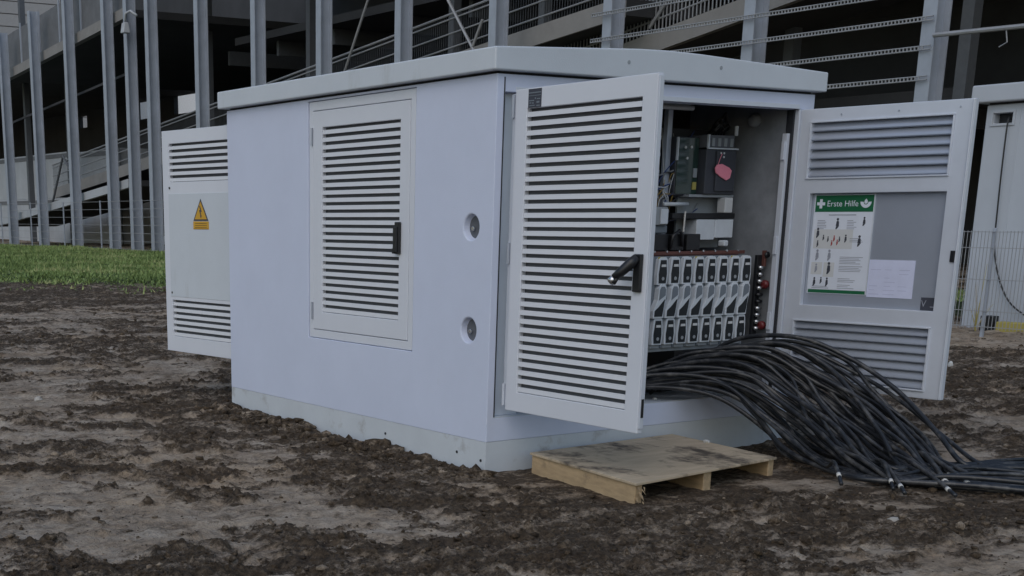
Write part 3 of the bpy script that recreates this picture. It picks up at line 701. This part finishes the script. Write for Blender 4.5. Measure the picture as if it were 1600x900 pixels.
cp = thing('cabinet_post', 'grey steel mounting post left of the relay panel', 'post', (1.88, .52, 1.29))
part_box(cp, 'upright', 1.862, 1.905, .50, .54, 1.29, 2.28, M['inner_sheet'], .003)
part_box(cp, 'wiring_duct', 1.70, 1.858, .56, .60, 1.70, 2.16, M['grey_plastic'], .003)
for k in range(7):
    part_box(cp, 'terminal', 1.72, 1.855, .545, .5595, 1.74 + k * .055, 1.765 + k * .055, M['fuse_light'] if k % 2 else M['fuse_grey'], .002)
part_box(cp, 'mounting_plate', 1.65, 2.56, .66, .68, 1.28, 2.1, M['breaker'], 0)
bx = thing('terminal_box', 'pair of light grey terminal boxes above the fuse strips', 'terminal box', (2.25, .45, 1.355))
part_box(bx, 'box', 2.073, 2.250, .38, .50, 1.355, 1.492, M['fuse_light'], .005)
part_box(bx, 'box', 2.2535, 2.432, .38, .50, 1.368, 1.492, M['fuse_light'], .005)
part_box(bx, 'busbar', 1.834, 2.436, .376, .50, 1.497, 1.534, M['black'], .003)
part_box(bx, 'insulator', 2.341, 2.418, .385, .46, 1.536, 1.638, M['white_plastic'], .006)
part_box(bx, 'back_plate', 2.02, 2.44, .52, .54, 1.30, 1.637, M['grey_plastic'], .002)
MB().tube([(1.837 - 2.25, .02, 1.592 - 1.355), (2.065 - 2.25, .02, 1.594 - 1.355)], .014, 10).build('insulating_tube', M['fuse_light'], bx, smooth=True)
MB().tube([(1.93 - 2.25, -.09, 1.41 - 1.355), (1.936 - 2.25, -.09, 1.545 - 1.355)], .006, 8).build('rod', M['tape'], bx)
MB().box(2.30 - 2.25, 2.345 - 2.25, -.12, -.06, 1.31 - 1.355, 1.352 - 1.355).build('clamp', M['fuse_light'], bx, bevel=.01)
ct = thing('current_transformer', 'three black current transformers on the busbars above the fuse strips', 'transformer', (1.83, .32, 1.286))
for (a, b) in ((1.60, 1.725), (1.750, 1.872), (1.898, 2.025)):
    part_box(ct, 'coil_block', a, b, .29, .38, 1.287, 1.397, M['black'], .006)
MB().tube([(-.10, -.045, .02), (-.09, -.055, .10), (-.03, -.05, .135), (.0, -.045, .11), (.01, -.045, .03)], .011, 8).build('cable_loop', M['black'], ct, smooth=True)
bb = thing('plug_box', 'pale blue grey box on the left above the fuse strips', 'box', (1.71, .4, 1.40))
part_box(bb, 'housing', 1.640, 1.775, .36, .48, 1.454, 1.572, M['grey_plastic'], .006)
part_box(bb, 'cover', 1.700, 1.765, .345, .3595, 1.462, 1.56, M['fuse_light'], .004)
part_box(bb, 'flange', 1.65, 1.80, .38, .48, 1.40, 1.4535, M['fuse_grey'], .01)
lamp = thing('tube_lamp', 'white tube lamp under the station ceiling', 'lamp', (1.9, .45, 2.205))
MB().tube([(-.30, 0, .012), (.135, 0, .012)], .016, 12).build('tube', M['glow'], lamp, smooth=True)
MB().box(-.30, .10, -.012, .03, .0285, .08).build('holder', M['grey_plastic'], lamp, bevel=.003)
dl = thing('bulkhead_lamp', 'round grey bulkhead lamp high inside the doorway', 'lamp', (2.56, .36, 2.15))
MB().tube([(-.0, 0, 0), (-.02, 0, 0), (-.045, 0, 0), (-.055, 0, 0)], [.045, .045, .040, .022], 20).build('globe', M['inner_wall'], dl, smooth=True)
wc = thing('wiring_bundle', 'tangle of black wires above the circuit breaker', 'wiring', (2.35, .5, 2.05))
for k in range(9):
    a = random.uniform(-.10, .10); b = random.uniform(-.10, .10); t = random.uniform(.06, .15)
    MB().tube([(a, -.03, .0), (a + .01, -.05, t * .6), ((a + b) / 2, -.06, t), (b, -.03, t * .7), (b + .02, .04, .02)], .007, 6).build('wire', M['black'], wc, smooth=True)
MB().tube([(.075, -.09, .0), (.075, -.09, .062)], .013, 10).build('ferrule', M['fuse_light'], wc)
for z in (1.93, 1.31, .8):
    h = MB().box(2.500, 2.514, .05, .075, z - .05, z + .07).build('hinge', M['frame'], st, bevel=.002)

# ------------------------------------------------------------------ power cables
def spline(P, n=9):
    P = [Vector(p) for p in P]; P = [2 * P[0] - P[1]] + P + [2 * P[-1] - P[-2]]; out = []
    for i in range(1, len(P) - 2):
        for k in range(n):
            t = k / n; a, b, c, d = P[i - 1], P[i], P[i + 1], P[i + 2]
            out.append(.5 * ((2 * b) + (c - a) * t + (2 * a - 5 * b + 4 * c - d) * t * t + (3 * b - a - 3 * c + d) * t ** 3))
    out.append(P[-2]); return out
Wp0 = [(1.05, .38, .34), (1.40, .12, .47), (1.70, -.26, .475), (1.80, -.58, .29), (1.76, -.86, .135), (1.72, -1.14, .045), (1.62, -1.52, .025)]
Wp1 = [(2.05, .34, .42), (2.18, .06, .655), (2.31, -.30, .705), (2.49, -.62, .575), (2.52, -.92, .415), (2.47, -1.22, .235), (2.31, -1.56, .06)]
crng = random.Random(21)
def ground_z(x, y): return float(height(np.array([x]), np.array([y]))[0])
G = 'black power cables spilling from the station'
ENDS = {4: (1.40, -1.52), 9: (1.53, -1.77), 14: (1.48, -1.88), 20: (1.62, -1.72), 25: (1.66, -2.07), 30: (1.84, -1.90), 35: (1.93, -2.00), 40: (2.04, -1.80), 45: (2.12, -1.95)}
NC = 50; cables = []
for i in range(NC):
    u = (i + .5) / NC; u = u ** .9
    cut = ENDS.get(i)
    jx, jz = crng.uniform(-.07, .07), crng.uniform(-.10, .03)
    swing = crng.uniform(-.26, .20); reach = crng.uniform(-.20, .18); sag = crng.uniform(-.13, .06)
    pts = []
    for k, (a, b) in enumerate(zip(Wp0, Wp1)):
        s_ = [a[q] + (b[q] - a[q]) * u for q in range(3)]
        w_ = (0, 0, .15, .45, .8, 1.0, 1.0)[k]; sg_ = (0, .3, .8, 1, .8, .4, 0)[k]
        pts.append([min(s_[0] + jx + swing * w_ + crng.uniform(-.025, .025), 2.53), s_[1] + reach * w_ + crng.uniform(-.04, .04), max(s_[2] + jz * (1 if k < 5 else .4) + sag * sg_ + crng.uniform(-.02, .02), .33 if k == 0 else .03)])
    r = crng.choice((.0115, .0130, .0140, .0155))
    if cut:                        # cut end resting on the mud, marked with white tape
        x, y, z = pts[-1]; pts = pts[:-1]
        px, py, pz = pts[-1]
        pts.append([px + (cut[0] - px) * .45, py + (cut[1] - py) * .45, max(pz * .62, .12)])
        pts.append([px + (cut[0] - px) * .78, py + (cut[1] - py) * .78, .07]); pts.append([cut[0], cut[1], .022])
    else:                          # runs on along the ground to the right
        x, y, z = pts[-1]; e = u + crng.uniform(-.25, .25)
        dx, dy = .36 + .20 * e, -.42 + .26 * e; lift = crng.choice((.0, .0, .025, .045))
        for t_ in (.55, 1.2, 2.4, 4.0):
            pts.append([x + dx * t_ + crng.uniform(-.02, .02), y + dy * t_ + crng.uniform(-.03, .03), .025 + lift * (t_ < 2)])
    Q = spline(pts)
    gh = height(np.array([p.x for p in Q]), np.array([p.y for p in Q]))
    for p, g_ in zip(Q, gh):
        if p.y < -.55: p.z = max(p.z, float(g_) + r * .8)
    cables.append((Q, r, cut))
cut_order = sorted([k for k in range(NC) if cables[k][2]], key=lambda k: (cables[k][0][-1].x * .854 + cables[k][0][-1].y * -.52))
ORD = ['leftmost', 'second from left', 'third from left', 'fourth from left', 'middle', 'fourth from right', 'third from right', 'second from right', 'rightmost']
while len(ORD) < len(cut_order): ORD.insert(5, 'further')
run = [k for k in range(NC) if not cables[k][2]]
for k in range(NC):
    Q, r, tp = cables[k]; base = Q[-1]
    if tp: lb = 'black power cable cut off with white tape, %s of the cut ends' % ORD[cut_order.index(k)]
    elif k == run[-1]: lb = 'uppermost black power cable arching past the open right door'
    elif k == run[0]: lb = 'lowest black power cable, nearest the pallet, leaving the station'
    else: lb = 'black power cable running out of the station and off along the mud'
    o = thing('power_cable', lb, 'cable', tuple(base), group=G)
    MB().tube([p - base for p in Q], r, 10).build('sheath', M['cable'], o, smooth=True)
    if tp:
        acc = 0; j = len(Q) - 1
        while acc < .085: acc += (Q[j] - Q[j - 1]).length; j -= 1
        a = Q[j]; b = a + (Q[j + 1] - a).normalized() * .028
        MB().tube([a - base, (a + b) * .5 - base, b - base], r * 1.15, 10).build('tape_band', M['tape'], o, smooth=True)

# ------------------------------------------------------------------ wooden pallet
pal = thing('wooden_pallet', 'low wooden pallet with stained plywood top before the open door', 'pallet', (.80, -.60, 0))
A_, B_, C_, D_ = Vector((.254, -.13)), Vector((.092, -1.204)), Vector((1.408, -1.023)), Vector((1.538, -.043))
off = Vector((.80, -.60))
def quad(s, t):
    return (A_ * (1 - s) + D_ * s) * (1 - t) + (B_ * (1 - s) + C_ * s) * t - off
def pboard(s0, s1, t0, t1, z0, z1, name, m, bevel=.003, parent=pal):
    q = [quad(s0, t0), quad(s1, t0), quad(s1, t1), quad(s0, t1)]
    mb = MB().prism([(p.x, p.y) for p in q], 'z', z0, z1)
    return mb.build(name, m, parent, bevel=bevel)
pboard(-.005, 1.005, -.005, 1.012, .094, .108, 'plywood_top', M['ply'], .002)
for (a, b) in ((.004, .05), (.47, .525), (.955, .998)):
    pboard(a, b, .004, .995, -.03, .0935, 'stringer', M['pine'], .004)
pboard(.052, .468, .10, .17, -.028, -.01, 'bottom_board', M['pine'], .002); pboard(.527, .953, .10, .17, -.028, -.01, 'bottom_board', M['pine'], .002)
sp = MB(); rs = random.Random(5)
for k in range(14):
    p = quad(rs.uniform(0, .05), .985 + rs.random() * .03); z = rs.uniform(.0, .09)
    sp.add([(p.x, p.y, z), (p.x + .004, p.y - .03 * rs.random() - .01, z - .03), (p.x + .014, p.y, z - .004)], [(0, 1, 2)])
sp.build('splinters', M['pine'], pal)
def blob(name, label, cat, loc, rx, ry, rz, m, seed, rough=.22):
    bm = bmesh.new(); bmesh.ops.create_icosphere(bm, subdivisions=2, radius=1); rr = random.Random(seed)
    for v in bm.verts:
        k = 1 + rr.uniform(-rough, rough); v.co = Vector((v.co.x * rx * k, v.co.y * ry * k, v.co.z * rz * k + rz * .6))
    me = bpy.data.meshes.new(name); bm.to_mesh(me); bm.free(); me.materials.append(m)
    return put(name, me, None, loc, rr.random() * 3, label=label, category=cat)
blob('paper_scrap', 'crumpled white scrap on the plywood pallet top', 'scrap', (1.46, -.42, .107), .035, .02, .012, M['tape'], 2)
blob('paper_scrap', 'white crumb on the station sill beside the open door', 'scrap', (1.52, .12, .323), .016, .012, .008, M['tape'], 3)
def gz(x, y): return ground_z(x, y)
blob('stone', 'flat pale stone on the mud in front of the cables', 'stone', (.89, -2.28, gz(.89, -2.28) + .003), .055, .028, .014, M['stone'], 4)
blob('stone', 'small white stone standing on mud behind the open right door', 'stone', (7.8, 2.2, gz(7.8, 2.2)), .025, .025, .035, M['tape'], 6)
for k, (x, y, lb) in enumerate(((-.65, -1.9, 'small dark stone in the mud left of the pallet'), (.1, -2.35, 'small grey stone on the mud before the pallet'), (-2.9, 1.6, 'fist sized dark clod of soil in the left foreground'), (-1.2, 4.6, 'pale rounded stone on the mud left of the station'), (-3.3, 6.0, 'pale stone on mud towards the grass'))):
    blob('stone', lb, 'stone', (x, y, gz(x, y)), .035 + .012 * (k % 3), .03, .02 + .006 * (k % 2), M['stone'] if k in (3, 4) else M['mud'], 10 + k)

# ------------------------------------------------------------------ parking garage behind
gar = thing('parking_garage', 'open steel parking garage with tall grey columns and ramps behind the station', 'building', (20, 30, 0))
GX, GY = 20, 30
def gpart(mb, name, m, **k):
    mb.v = [(x - GX, y - GY, z) for x, y, z in mb.v]
    return mb.build(name, m, gar, **k)
def hcol(h):
    mb = MB(); fw, dp, tf = .155, .44, .03
    mb.box(0, tf, -fw, fw, -.3, h); mb.box(dp - tf, dp, -fw, fw, -.3, h); mb.box(tf, dp - tf, -.012, .012, -.3, h)
    return mb.mesh('column', M['galv'])
hc = {h: hcol(h) for h in (10.5, 11.0, 14.0)}
for n in range(15):
    y = 65.4 - 4.4925 * n - .85 * max(0, 1 - n / 7)
    x = 19.05 + .0097 * (65.4 - y)
    h = 10.5 if n == 0 else 11.0 if n == 1 else 14.0
    put('column', hc[h], gar, (x - GX, y - GY, 0))
put('column', hc[14.0], gar, (19.2 - GX, 49.1 - GY, 0))
inner = MB().box(-.15, .15, -.15, .15, -.3, 14).mesh('column', M['steel_dark'])
for (x, y) in ((23.2, 72.5), (23.2, 66.0), (24.5, 52), (24.5, 43), (24.5, 33.5), (24.5, 28.8), (24.5, 24), (24.5, 19), (24.5, 14), (24.5, 8), (24.5, 3)):
    put('column', inner, gar, (x - GX, y - GY, 0))
# slabs, back wall, roof
gpart(MB().box(19.9, 33.95, -8, 50, 13.4, 13.8), 'roof_slab', M['deck_shade'])
gpart(MB().box(20.6, 33.95, 50.01, 57, 13.4, 13.8), 'roof_slab', M['deck_shade'])
gpart(MB().box(34, 34.3, -8, 150, -.3, 7.6), 'back_wall', M['deck_shade'])
gpart(MB().box(20.3, 34.3, 66.6, 150, 8.9, 9.3), 'roof_slab', M['deck_shade'])
gpart(MB().box(20.3, 34.3, 150, 150.3, -.3, 9.3), 'back_wall', M['deck_shade'])
gpart(MB().box(34, 34.3, 92.01, 149.9, 7.601, 8.89), 'back_wall', M['deck_shade'])
gpart(MB().plate([-8, 70.9, 75.7, 79.3, 81.5, 86.5, 90.2, 91.7, 92], [7.605, 7.80, 8.62, 9.5, 10.05, 17.0], lambda u, v: (u > 86.5 and v > 10.05) or (70.9 < u < 75.7 and 7.80 < v < 10.05) or (79.3 < u < 81.5 and 7.80 < v < 9.5) or (90.2 < u < 91.7 and 7.80 < v < 8.62), 34, 34.3, lambda u, v, t: (t, u, v)), 'back_wall', M['deck_shade'])
gpart(MB().box(25.5, 33.95, -8, 70, 4.2, 4.5), 'deck_slab', M['deck_shade'])
gpart(MB().box(24.8, 33.9, -8, 50, 8.8, 9.1), 'deck_slab', M['deck_shade'])
for n in range(3, 15):
    y = 65.4 - 4.4925 * n
    gpart(MB().box(19.9, 33.9, y - .1, y + .1, 12.7, 13.3), 'beam', M['steel_dark'])
    gpart(MB().box(25.5, 33.9, y - .1, y + .1, 8.2, 8.79), 'beam', M['steel_dark'])
    gpart(MB().box(25.6, 33.9, y - .1, y + .1, 3.7, 4.19), 'beam', M['steel_dark'])
def slope(x0, x1, ya, za, yb, zb, t, name, m):
    return gpart(MB().prism([(ya, za - t), (yb, zb - t), (yb, zb), (ya, za)], 'x', x0, x1), name, m)
# upper ramp on the left with its parapet
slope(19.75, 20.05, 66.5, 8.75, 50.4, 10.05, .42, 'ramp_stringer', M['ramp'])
slope(20.06, 33.9, 66.5, 8.70, 50.4, 10.0, .3, 'ramp_slab', M['deck_shade'])
slope(20.06, 20.12, 66.5, 10.55, 50.4, 11.9, 1.75, 'parapet_panel', M['parapet'])
for y in (64.0, 61.3, 58.6, 55.9, 53.2, 51):
    z = 8.75 + (66.5 - y) / 16.1 * 1.3
    gpart(MB().box(20.00, 20.06, y - .05, y + .05, z + .01, z + 2.0), 'parapet_post', M['galv'])
slope(20.06, 20.14, 66.5, 6.35, 50.4, 7.6, .10, 'brace_rail', M['deck_shade'])
# lower ramp on the left
slope(19.75, 19.95, 69.5, 1.35, 50.6, 3.15, .36, 'ramp_stringer', M['white_box'])
slope(19.96, 23.5, 69.5, 1.30, 50.6, 3.10, .25, 'ramp_slab', M['deck_shade'])
for (a, b, za, zb) in ((56.2, 58.6, 2.4, 4.4), (58.6, 60.5, 4.4, 2.0)):
    gpart(MB().tube([(19.9, a, za), (19.9, b, zb)], .06, 6), 'brace', M['steel_dark'])
# middle ramp rails (rising towards the right) and mesh infill
def z_mid(y): return 6.78 + (35.5 - y) * .0965
for (dz, r) in ((0, .035), (-.14, .025), (-.55, .025), (-.95, .025)):
    gpart(MB().tube([(21, 63.0, z_mid(63) + dz), (21, 21.5, z_mid(21.5) + dz)], r, 6), 'rail', M['rail'])
slope(20.98, 21.06, 63, z_mid(63) - 1.15, 21.5, z_mid(21.5) - 1.15, .5, 'ramp_stringer', M['ramp'])
slope(21.07, 24.3, 63, z_mid(63) - 1.2, 21.5, z_mid(21.5) - 1.2, .4, 'ramp_slab', M['deck_shade'])
mw = MB()
for k in range(377):
    y = 63 - k * .11; mw.box(21.02, 21.03, y - .006, y + .006, z_mid(y) - 1.14, z_mid(y) - .02)
o = gpart(mw, 'railing_mesh', M['steel_dark']); o['kind'] = 'stuff'
for (a, za, b, zb) in ((28.6, 7.73, 27.1, 6.0), (32.9, 8.3, 34.4, 6.1), (27.35, 6.3, 26.9, 7.0), (31.5, 9.6, 32.9, 8.3)):
    gpart(MB().tube([(20.6, a, za), (20.6, b, zb)], .045, 6), 'brace', M['rail'])
# right-hand ramp: slab edge seen from below, balustrade above
def z_r(y): return 5.86 + (23.5 - y) * .155
slope(22.0, 22.2, 26.5, z_r(26.5), 14.6, z_r(14.6), .50, 'ramp_stringer', M['ramp'])
slope(22.21, 25.2, 26.5, z_r(26.5) - .1, 14.6, z_r(14.6) - .1, .3, 'ramp_slab', M['deck_shade'])
for dz in (.30, .95):
    gpart(MB().tube([(22.05, 27, z_r(27) + dz), (22.05, 14.6, z_r(14.6) + dz)], .025, 6), 'rail', M['rail'])
bal = MB().box(-.012, .012, -.014, .014, .02, .94).mesh('baluster', M['rail'])
for k in range(92):
    y = 26.9 - k * .13; put('baluster', bal, gar, (22.05 - GX, y - GY, z_r(y)))
gpart(MB().tube([(22.0, 21.6, 6.3), (22.0, 20.7, 7.2)], .05, 6), 'brace', M['rail'])
# rope-like guard rails in front of the right-hand columns
for z in (6.33, 5.74, 5.22, 4.69, 4.135):
    for dz in (-.035, .035):
        gpart(MB().tube([(19.36, 20.9, z + dz), (19.50, 11.35, z + dz)], .014, 6), 'guard_rail', M['rail'])
    tw = MB()
    for k in range(114):
        y = 20.9 - k * .083; tw.box(19.36 + k * .0011, 19.385 + k * .0011, y - .012, y + .012, z - .034, z + .034)
    o = gpart(tw, 'rail_rungs', M['rail']); o['kind'] = 'stuff'
gpart(MB().tube([(19.5, 11.3, 4.90), (19.5, 3, 4.74)], .045, 8), 'pipe', M['rail'])
gpart(MB().box(21, 21.2, 8.6, 8.85, 5.2, 13), 'hanger', M['steel_dark'])
for k in range(4):
    gpart(MB().tube([(19.5, 9.8 - k * .7, 4.86), (19.5, 9.75 - k * .7, 4.62 - .05 * k), (19.5, 9.9 - k * .7, 4.55)], .012, 5), 'hook', M['rail'])
# ground floor slab of the garage
put('garage_floor', MB().box(19.6, 34, -8, 92, .02, .06).mesh('garage_floor', M['deck_shade']), None, kind='structure')

# lamp bracket high on a column
fl_ = thing('flood_lamp', 'small white flood lamp on a bracket high on a garage column', 'lamp', (19.0, 48.6, 9.0))
MB().prism([(-.16, -.2), (.16, -.2), (.09, .2), (-.09, .2)], 'y', -.16, .16).build('shade', M['white_box'], fl_, bevel=.03)
MB().tube([(0, 0, .2), (.0, -.1, .55), (.05, -.45, .6), (.2, -.75, .4)], .05, 8).build('arm', M['white_box'], fl_, smooth=True)

# mesh fence standing before the left columns
fe = thing('mesh_fence', 'low thin wire mesh fence between grass and garage columns', 'fence', (18.95, 56, 0))
for k in range(7):
    MB().tube([(0, -15, .22 + k * .33), (0, 14, .22 + k * .33)], .009, 5).build('rod', M['rail'], fe)
for k in range(7):
    MB().box(-.025, .025, 9.4 - k * 4.4925 - .025, 9.4 - k * 4.4925 + .025, -.2, 2.25).build('post', M['galv'], fe)

# white containers and things standing inside the garage
def container(x, y0, y1, z0, z1, label, stripe=False, depth=2.4):
    c = thing('site_container', label, 'container', (x + depth / 2, (y0 + y1) / 2, z0)); hy = (y1 - y0) / 2
    MB().box(-depth / 2, depth / 2, -hy, hy, 0, z1 - z0).build('body', M['white_box'], c, bevel=.03)
    for s in (-1, 1):
        MB().box(-depth / 2 - .04, -depth / 2 - .002, s * hy - .12, s * hy + .12, 0, z1 - z0).build('corner_post', M['steel_dark'], c)
    MB().box(-depth / 2 - .03, -depth / 2 - .002, -hy + .13, hy - .13, (z1 - z0) - .30, (z1 - z0) - .08).build('top_rail', M['blue'] if stripe else M['parapet'], c)
    return c
container(24.2, 75.5, 82, 0, 2.6, 'white container at the far left, lower of the stack')
container(24.2, 75.5, 82, 2.6, 5.1, 'white container at the far left, upper of the stack')
container(24.2, 69.0, 74.8, 0, 2.6, 'white container behind second column from left, lower one')
container(24.2, 69.0, 74.8, 2.6, 5.1, 'white container behind second column from left, upper one')
container(24.2, 61.8, 68.4, 0, 2.6, 'white container behind third column from left, lower one')
container(24.2, 61.8, 68.4, 2.6, 5.0, 'white container behind third column from left, upper one')
container(24.6, 51.5, 57.5, 3.2, 5.3, 'white container behind fifth and sixth columns above the dark floor').location.z = 3.2
wp = thing('white_pipe', 'thick white pipe lying on the dark garage floor', 'pipe', (21.5, 49.3, .30))
MB().tube([(0, -1.2, .25), (0, 1.2, .25)], .24, 14).build('barrel', M['white_box'], wp, smooth=True)
MB().box(-.3, .3, -.9, -.7, -.24, .02).build('support', M['steel_dark'], wp); MB().box(-.3, .3, .7, .9, -.24, .02).build('support', M['steel_dark'], wp)

# pale clad building far behind
cb = thing('clad_building', 'pale grey clad building far behind the left end of the garage', 'building', (45, 112, 0))
MB().box(-35, -1, .3, 14, -.5, 26).build('wall', M['clad'], cb)
pm = MB().box(-35, -1, .12, .28, 0, .92).mesh('cladding_panel', M['clad'])
for k in range(26): put('cladding_panel', pm, cb, (0, 0, .1 + k))

# ------------------------------------------------------------------ second station, fence and bits at the right edge
s2 = thing('second_station', 'tall pale grey station building at the right edge of view', 'transformer station', (13, 2.5, 0))
MB().plate([-4.5, 2.68, 2.72, 3.13], [-.3, 2.74, 2.90, 3.0], lambda u, v: False, 0, .12, lambda u, v, t: (t, u, v))
us = [-4.5, 2.73, 3.01, 3.13]; vs = [-.3, 2.755, 2.885, 3.0]
MB().plate(us, vs, lambda u, v: 2.73 < u < 3.01 and 2.755 < v < 2.885, 0, .12, lambda u, v, t: (t, u, v)).build('wall', M['station2'], s2, bevel=.015)
MB().box(.12, 2.6, 3.01, 3.13, -.3, 3.0).build('wall', M['station2'], s2); MB().box(.12, 2.6, -4.5, -4.38, -.3, 3.0).build('wall', M['station2'], s2); MB().box(2.48, 2.6, -4.37, 3.0, -.3, 3.0).build('wall', M['station2'], s2)
MB().box(-.14, 2.75, -4.65, 3.30, 3.03, 3.26).build('roof', M['station2'], s2, bevel=.02)
MB().box(.02, 2.58, -4.48, 3.11, 3.0, 3.03).build('roof_joint', M['gap'], s2)
MB().box(.13, .16, 2.6, 3.09, 2.70, 2.95).build('vent_hole', M['gap'], s2)
for (a, b, c, d) in ((2.69, 2.725, 2.72, 2.92), (3.015, 3.05, 2.72, 2.92), (2.725, 3.015, 2.89, 2.92), (2.725, 3.015, 2.72, 2.75)):
    MB().box(-.018, -.001, a, b, c, d).build('vent_frame', M['station2'], s2, bevel=.004)
MB().box(-.006, -.0005, 2.62, 2.64, .2, 2.98).build('panel_joint', M['gap'], s2).data.materials[0] = M['station2']
hcb = thing('hanging_cable', 'thin black cable hanging down the second station wall', 'cable', (12.97, 5.2, .3))
MB().tube(spline([(.05, .07, 2.5), (-.03, .06, 2.42), (-.03, .05, 1.4), (-.03, .0, .7), (-.04, -.25, .15), (-.05, -.6, -.1), (-.06, -1.0, -.24)], 6), .012, 6).build('sheath', M['black'], hcb, smooth=True)
f2 = thing('rod_fence', 'low galvanised double rod fence in front of the second station', 'fence', (11.6, 1.5, 0))
for z in (.13, .33, .73, 1.13, 1.33):
    for dx in (-.012, .012):
        MB().tube([(dx, -5, z), (dx, 4.6, z)], .004, 5).build('rod', M['rail'], f2)
vw = MB()
for k in range(192): vw.box(-.003, .003, -5 + k * .05 - .003, -5 + k * .05 + .003, .1, 1.345)
o = vw.build('vertical_wires', M['rail'], f2); o['kind'] = 'stuff'
for k in range(4): MB().box(.02, .06, -4.6 + k * 2.5 - .02, -4.6 + k * 2.5 + .02, -.3, 1.38).build('post', M['galv'], f2, bevel=.003)
ds = thing('debris_pile', 'dark rubble and sticks at the foot of the second station', 'debris', (12.2, 5.9, 0))
rs = random.Random(9)
for k in range(9):
    x, y = rs.uniform(-.3, .3), rs.uniform(-.4, .4)
    MB().box(-.05, .05, -.12, .12, -.02, .10, Matrix.Translation((x, y, .02)) @ Matrix.Rotation(rs.random() * 3, 4, 'Z') @ Matrix.Rotation(rs.uniform(-.5, .5), 4, 'X')).build('rubble', M['steel_dark'] if k % 2 else M['mud'], ds)
yb = thing('yellow_beam', 'dull yellow timber lying at the foot of the second station', 'beam', (12.7, 4.3, 0))
MB().box(-.08, .08, -1.0, .55, -.02, .13).build('timber', M['yellow_dull'], yb, bevel=.01)
MB().box(-.10, .06, .60, .78, -.02, .2).build('end_block', M['black'], yb, bevel=.01)
wd = thing('dry_weed', 'dry leafless weed in front of the second station wall', 'plant', (12.4, 5.0, 0))
for k in range(12):
    a = rs.uniform(0, 6.28); l_ = rs.uniform(.3, .9); q = rs.uniform(.05, .3)
    MB().tube([(0, 0, 0), (q * .4 * math.cos(a), q * .4 * math.sin(a), l_ * .5), (q * math.cos(a), q * math.sin(a), l_)], [.006, .005, .002], 5).build('stem', M['yellow_dull'] if k % 3 else M['stone'], wd)

wh = thing('sky_backdrop', 'pale backdrop block added for sky brightness in the garage gaps', 'building', (60, 135, 0))  # added block standing in for bright sky behind the garage openings
MB().box(-8, 20, -45, 60, -.5, 30).build('wall', mat('sky_backdrop_white', (.80, .83, .87), .6), wh)
MB().box(-8.3, 20.3, -45.3, 60.3, 30.02, 30.6).build('roof', M['clad'], wh)

# thin control wiring, ties and screws round the devices in the bay
wr = thing('control_wiring', 'thin grey and coloured control wires beside the relay panel', 'wiring', (1.9, .5, 1.6))
rw = random.Random(31)
wm = [mat('wire_%s' % k, c, .5) for k, c in (('grey', (.22, .23, .25)), ('white', (.5, .52, .54)), ('blue', (.03, .06, .2)), ('ochre', (.3, .2, .05)), ('black', (.015, .016, .02)))]
for k in range(22):
    x0, x1 = rw.uniform(-.22, .05), rw.uniform(-.1, .48); z0, z1 = rw.uniform(-.28, .1), rw.uniform(.0, .5)
    MB().tube(spline([(x0, .03, z0), (x0 + rw.uniform(-.04, .04), -.02, (z0 * 2 + z1) / 3), ((x0 + x1) / 2, -.01, (z0 + z1) / 2 + rw.uniform(-.06, .06)), (x1, .06, z1)], 5), rw.choice((.003, .004, .006)), 6).build('wire', wm[k % 5], wr, smooth=True)
for k in range(8):
    x = 1.555 + .1135 * k - 1.95
    MB().tube([(x, -.012, .630), (x, -.004, .630)], .007, 8).build('bolt', M['steel'], lvb)
    MB().box(x - .030, x + .022, -.0775, -.0755, .598 - .012, .598).build('marker', M['white_plastic'] if k % 3 else M['yellow_dull'], lvb)
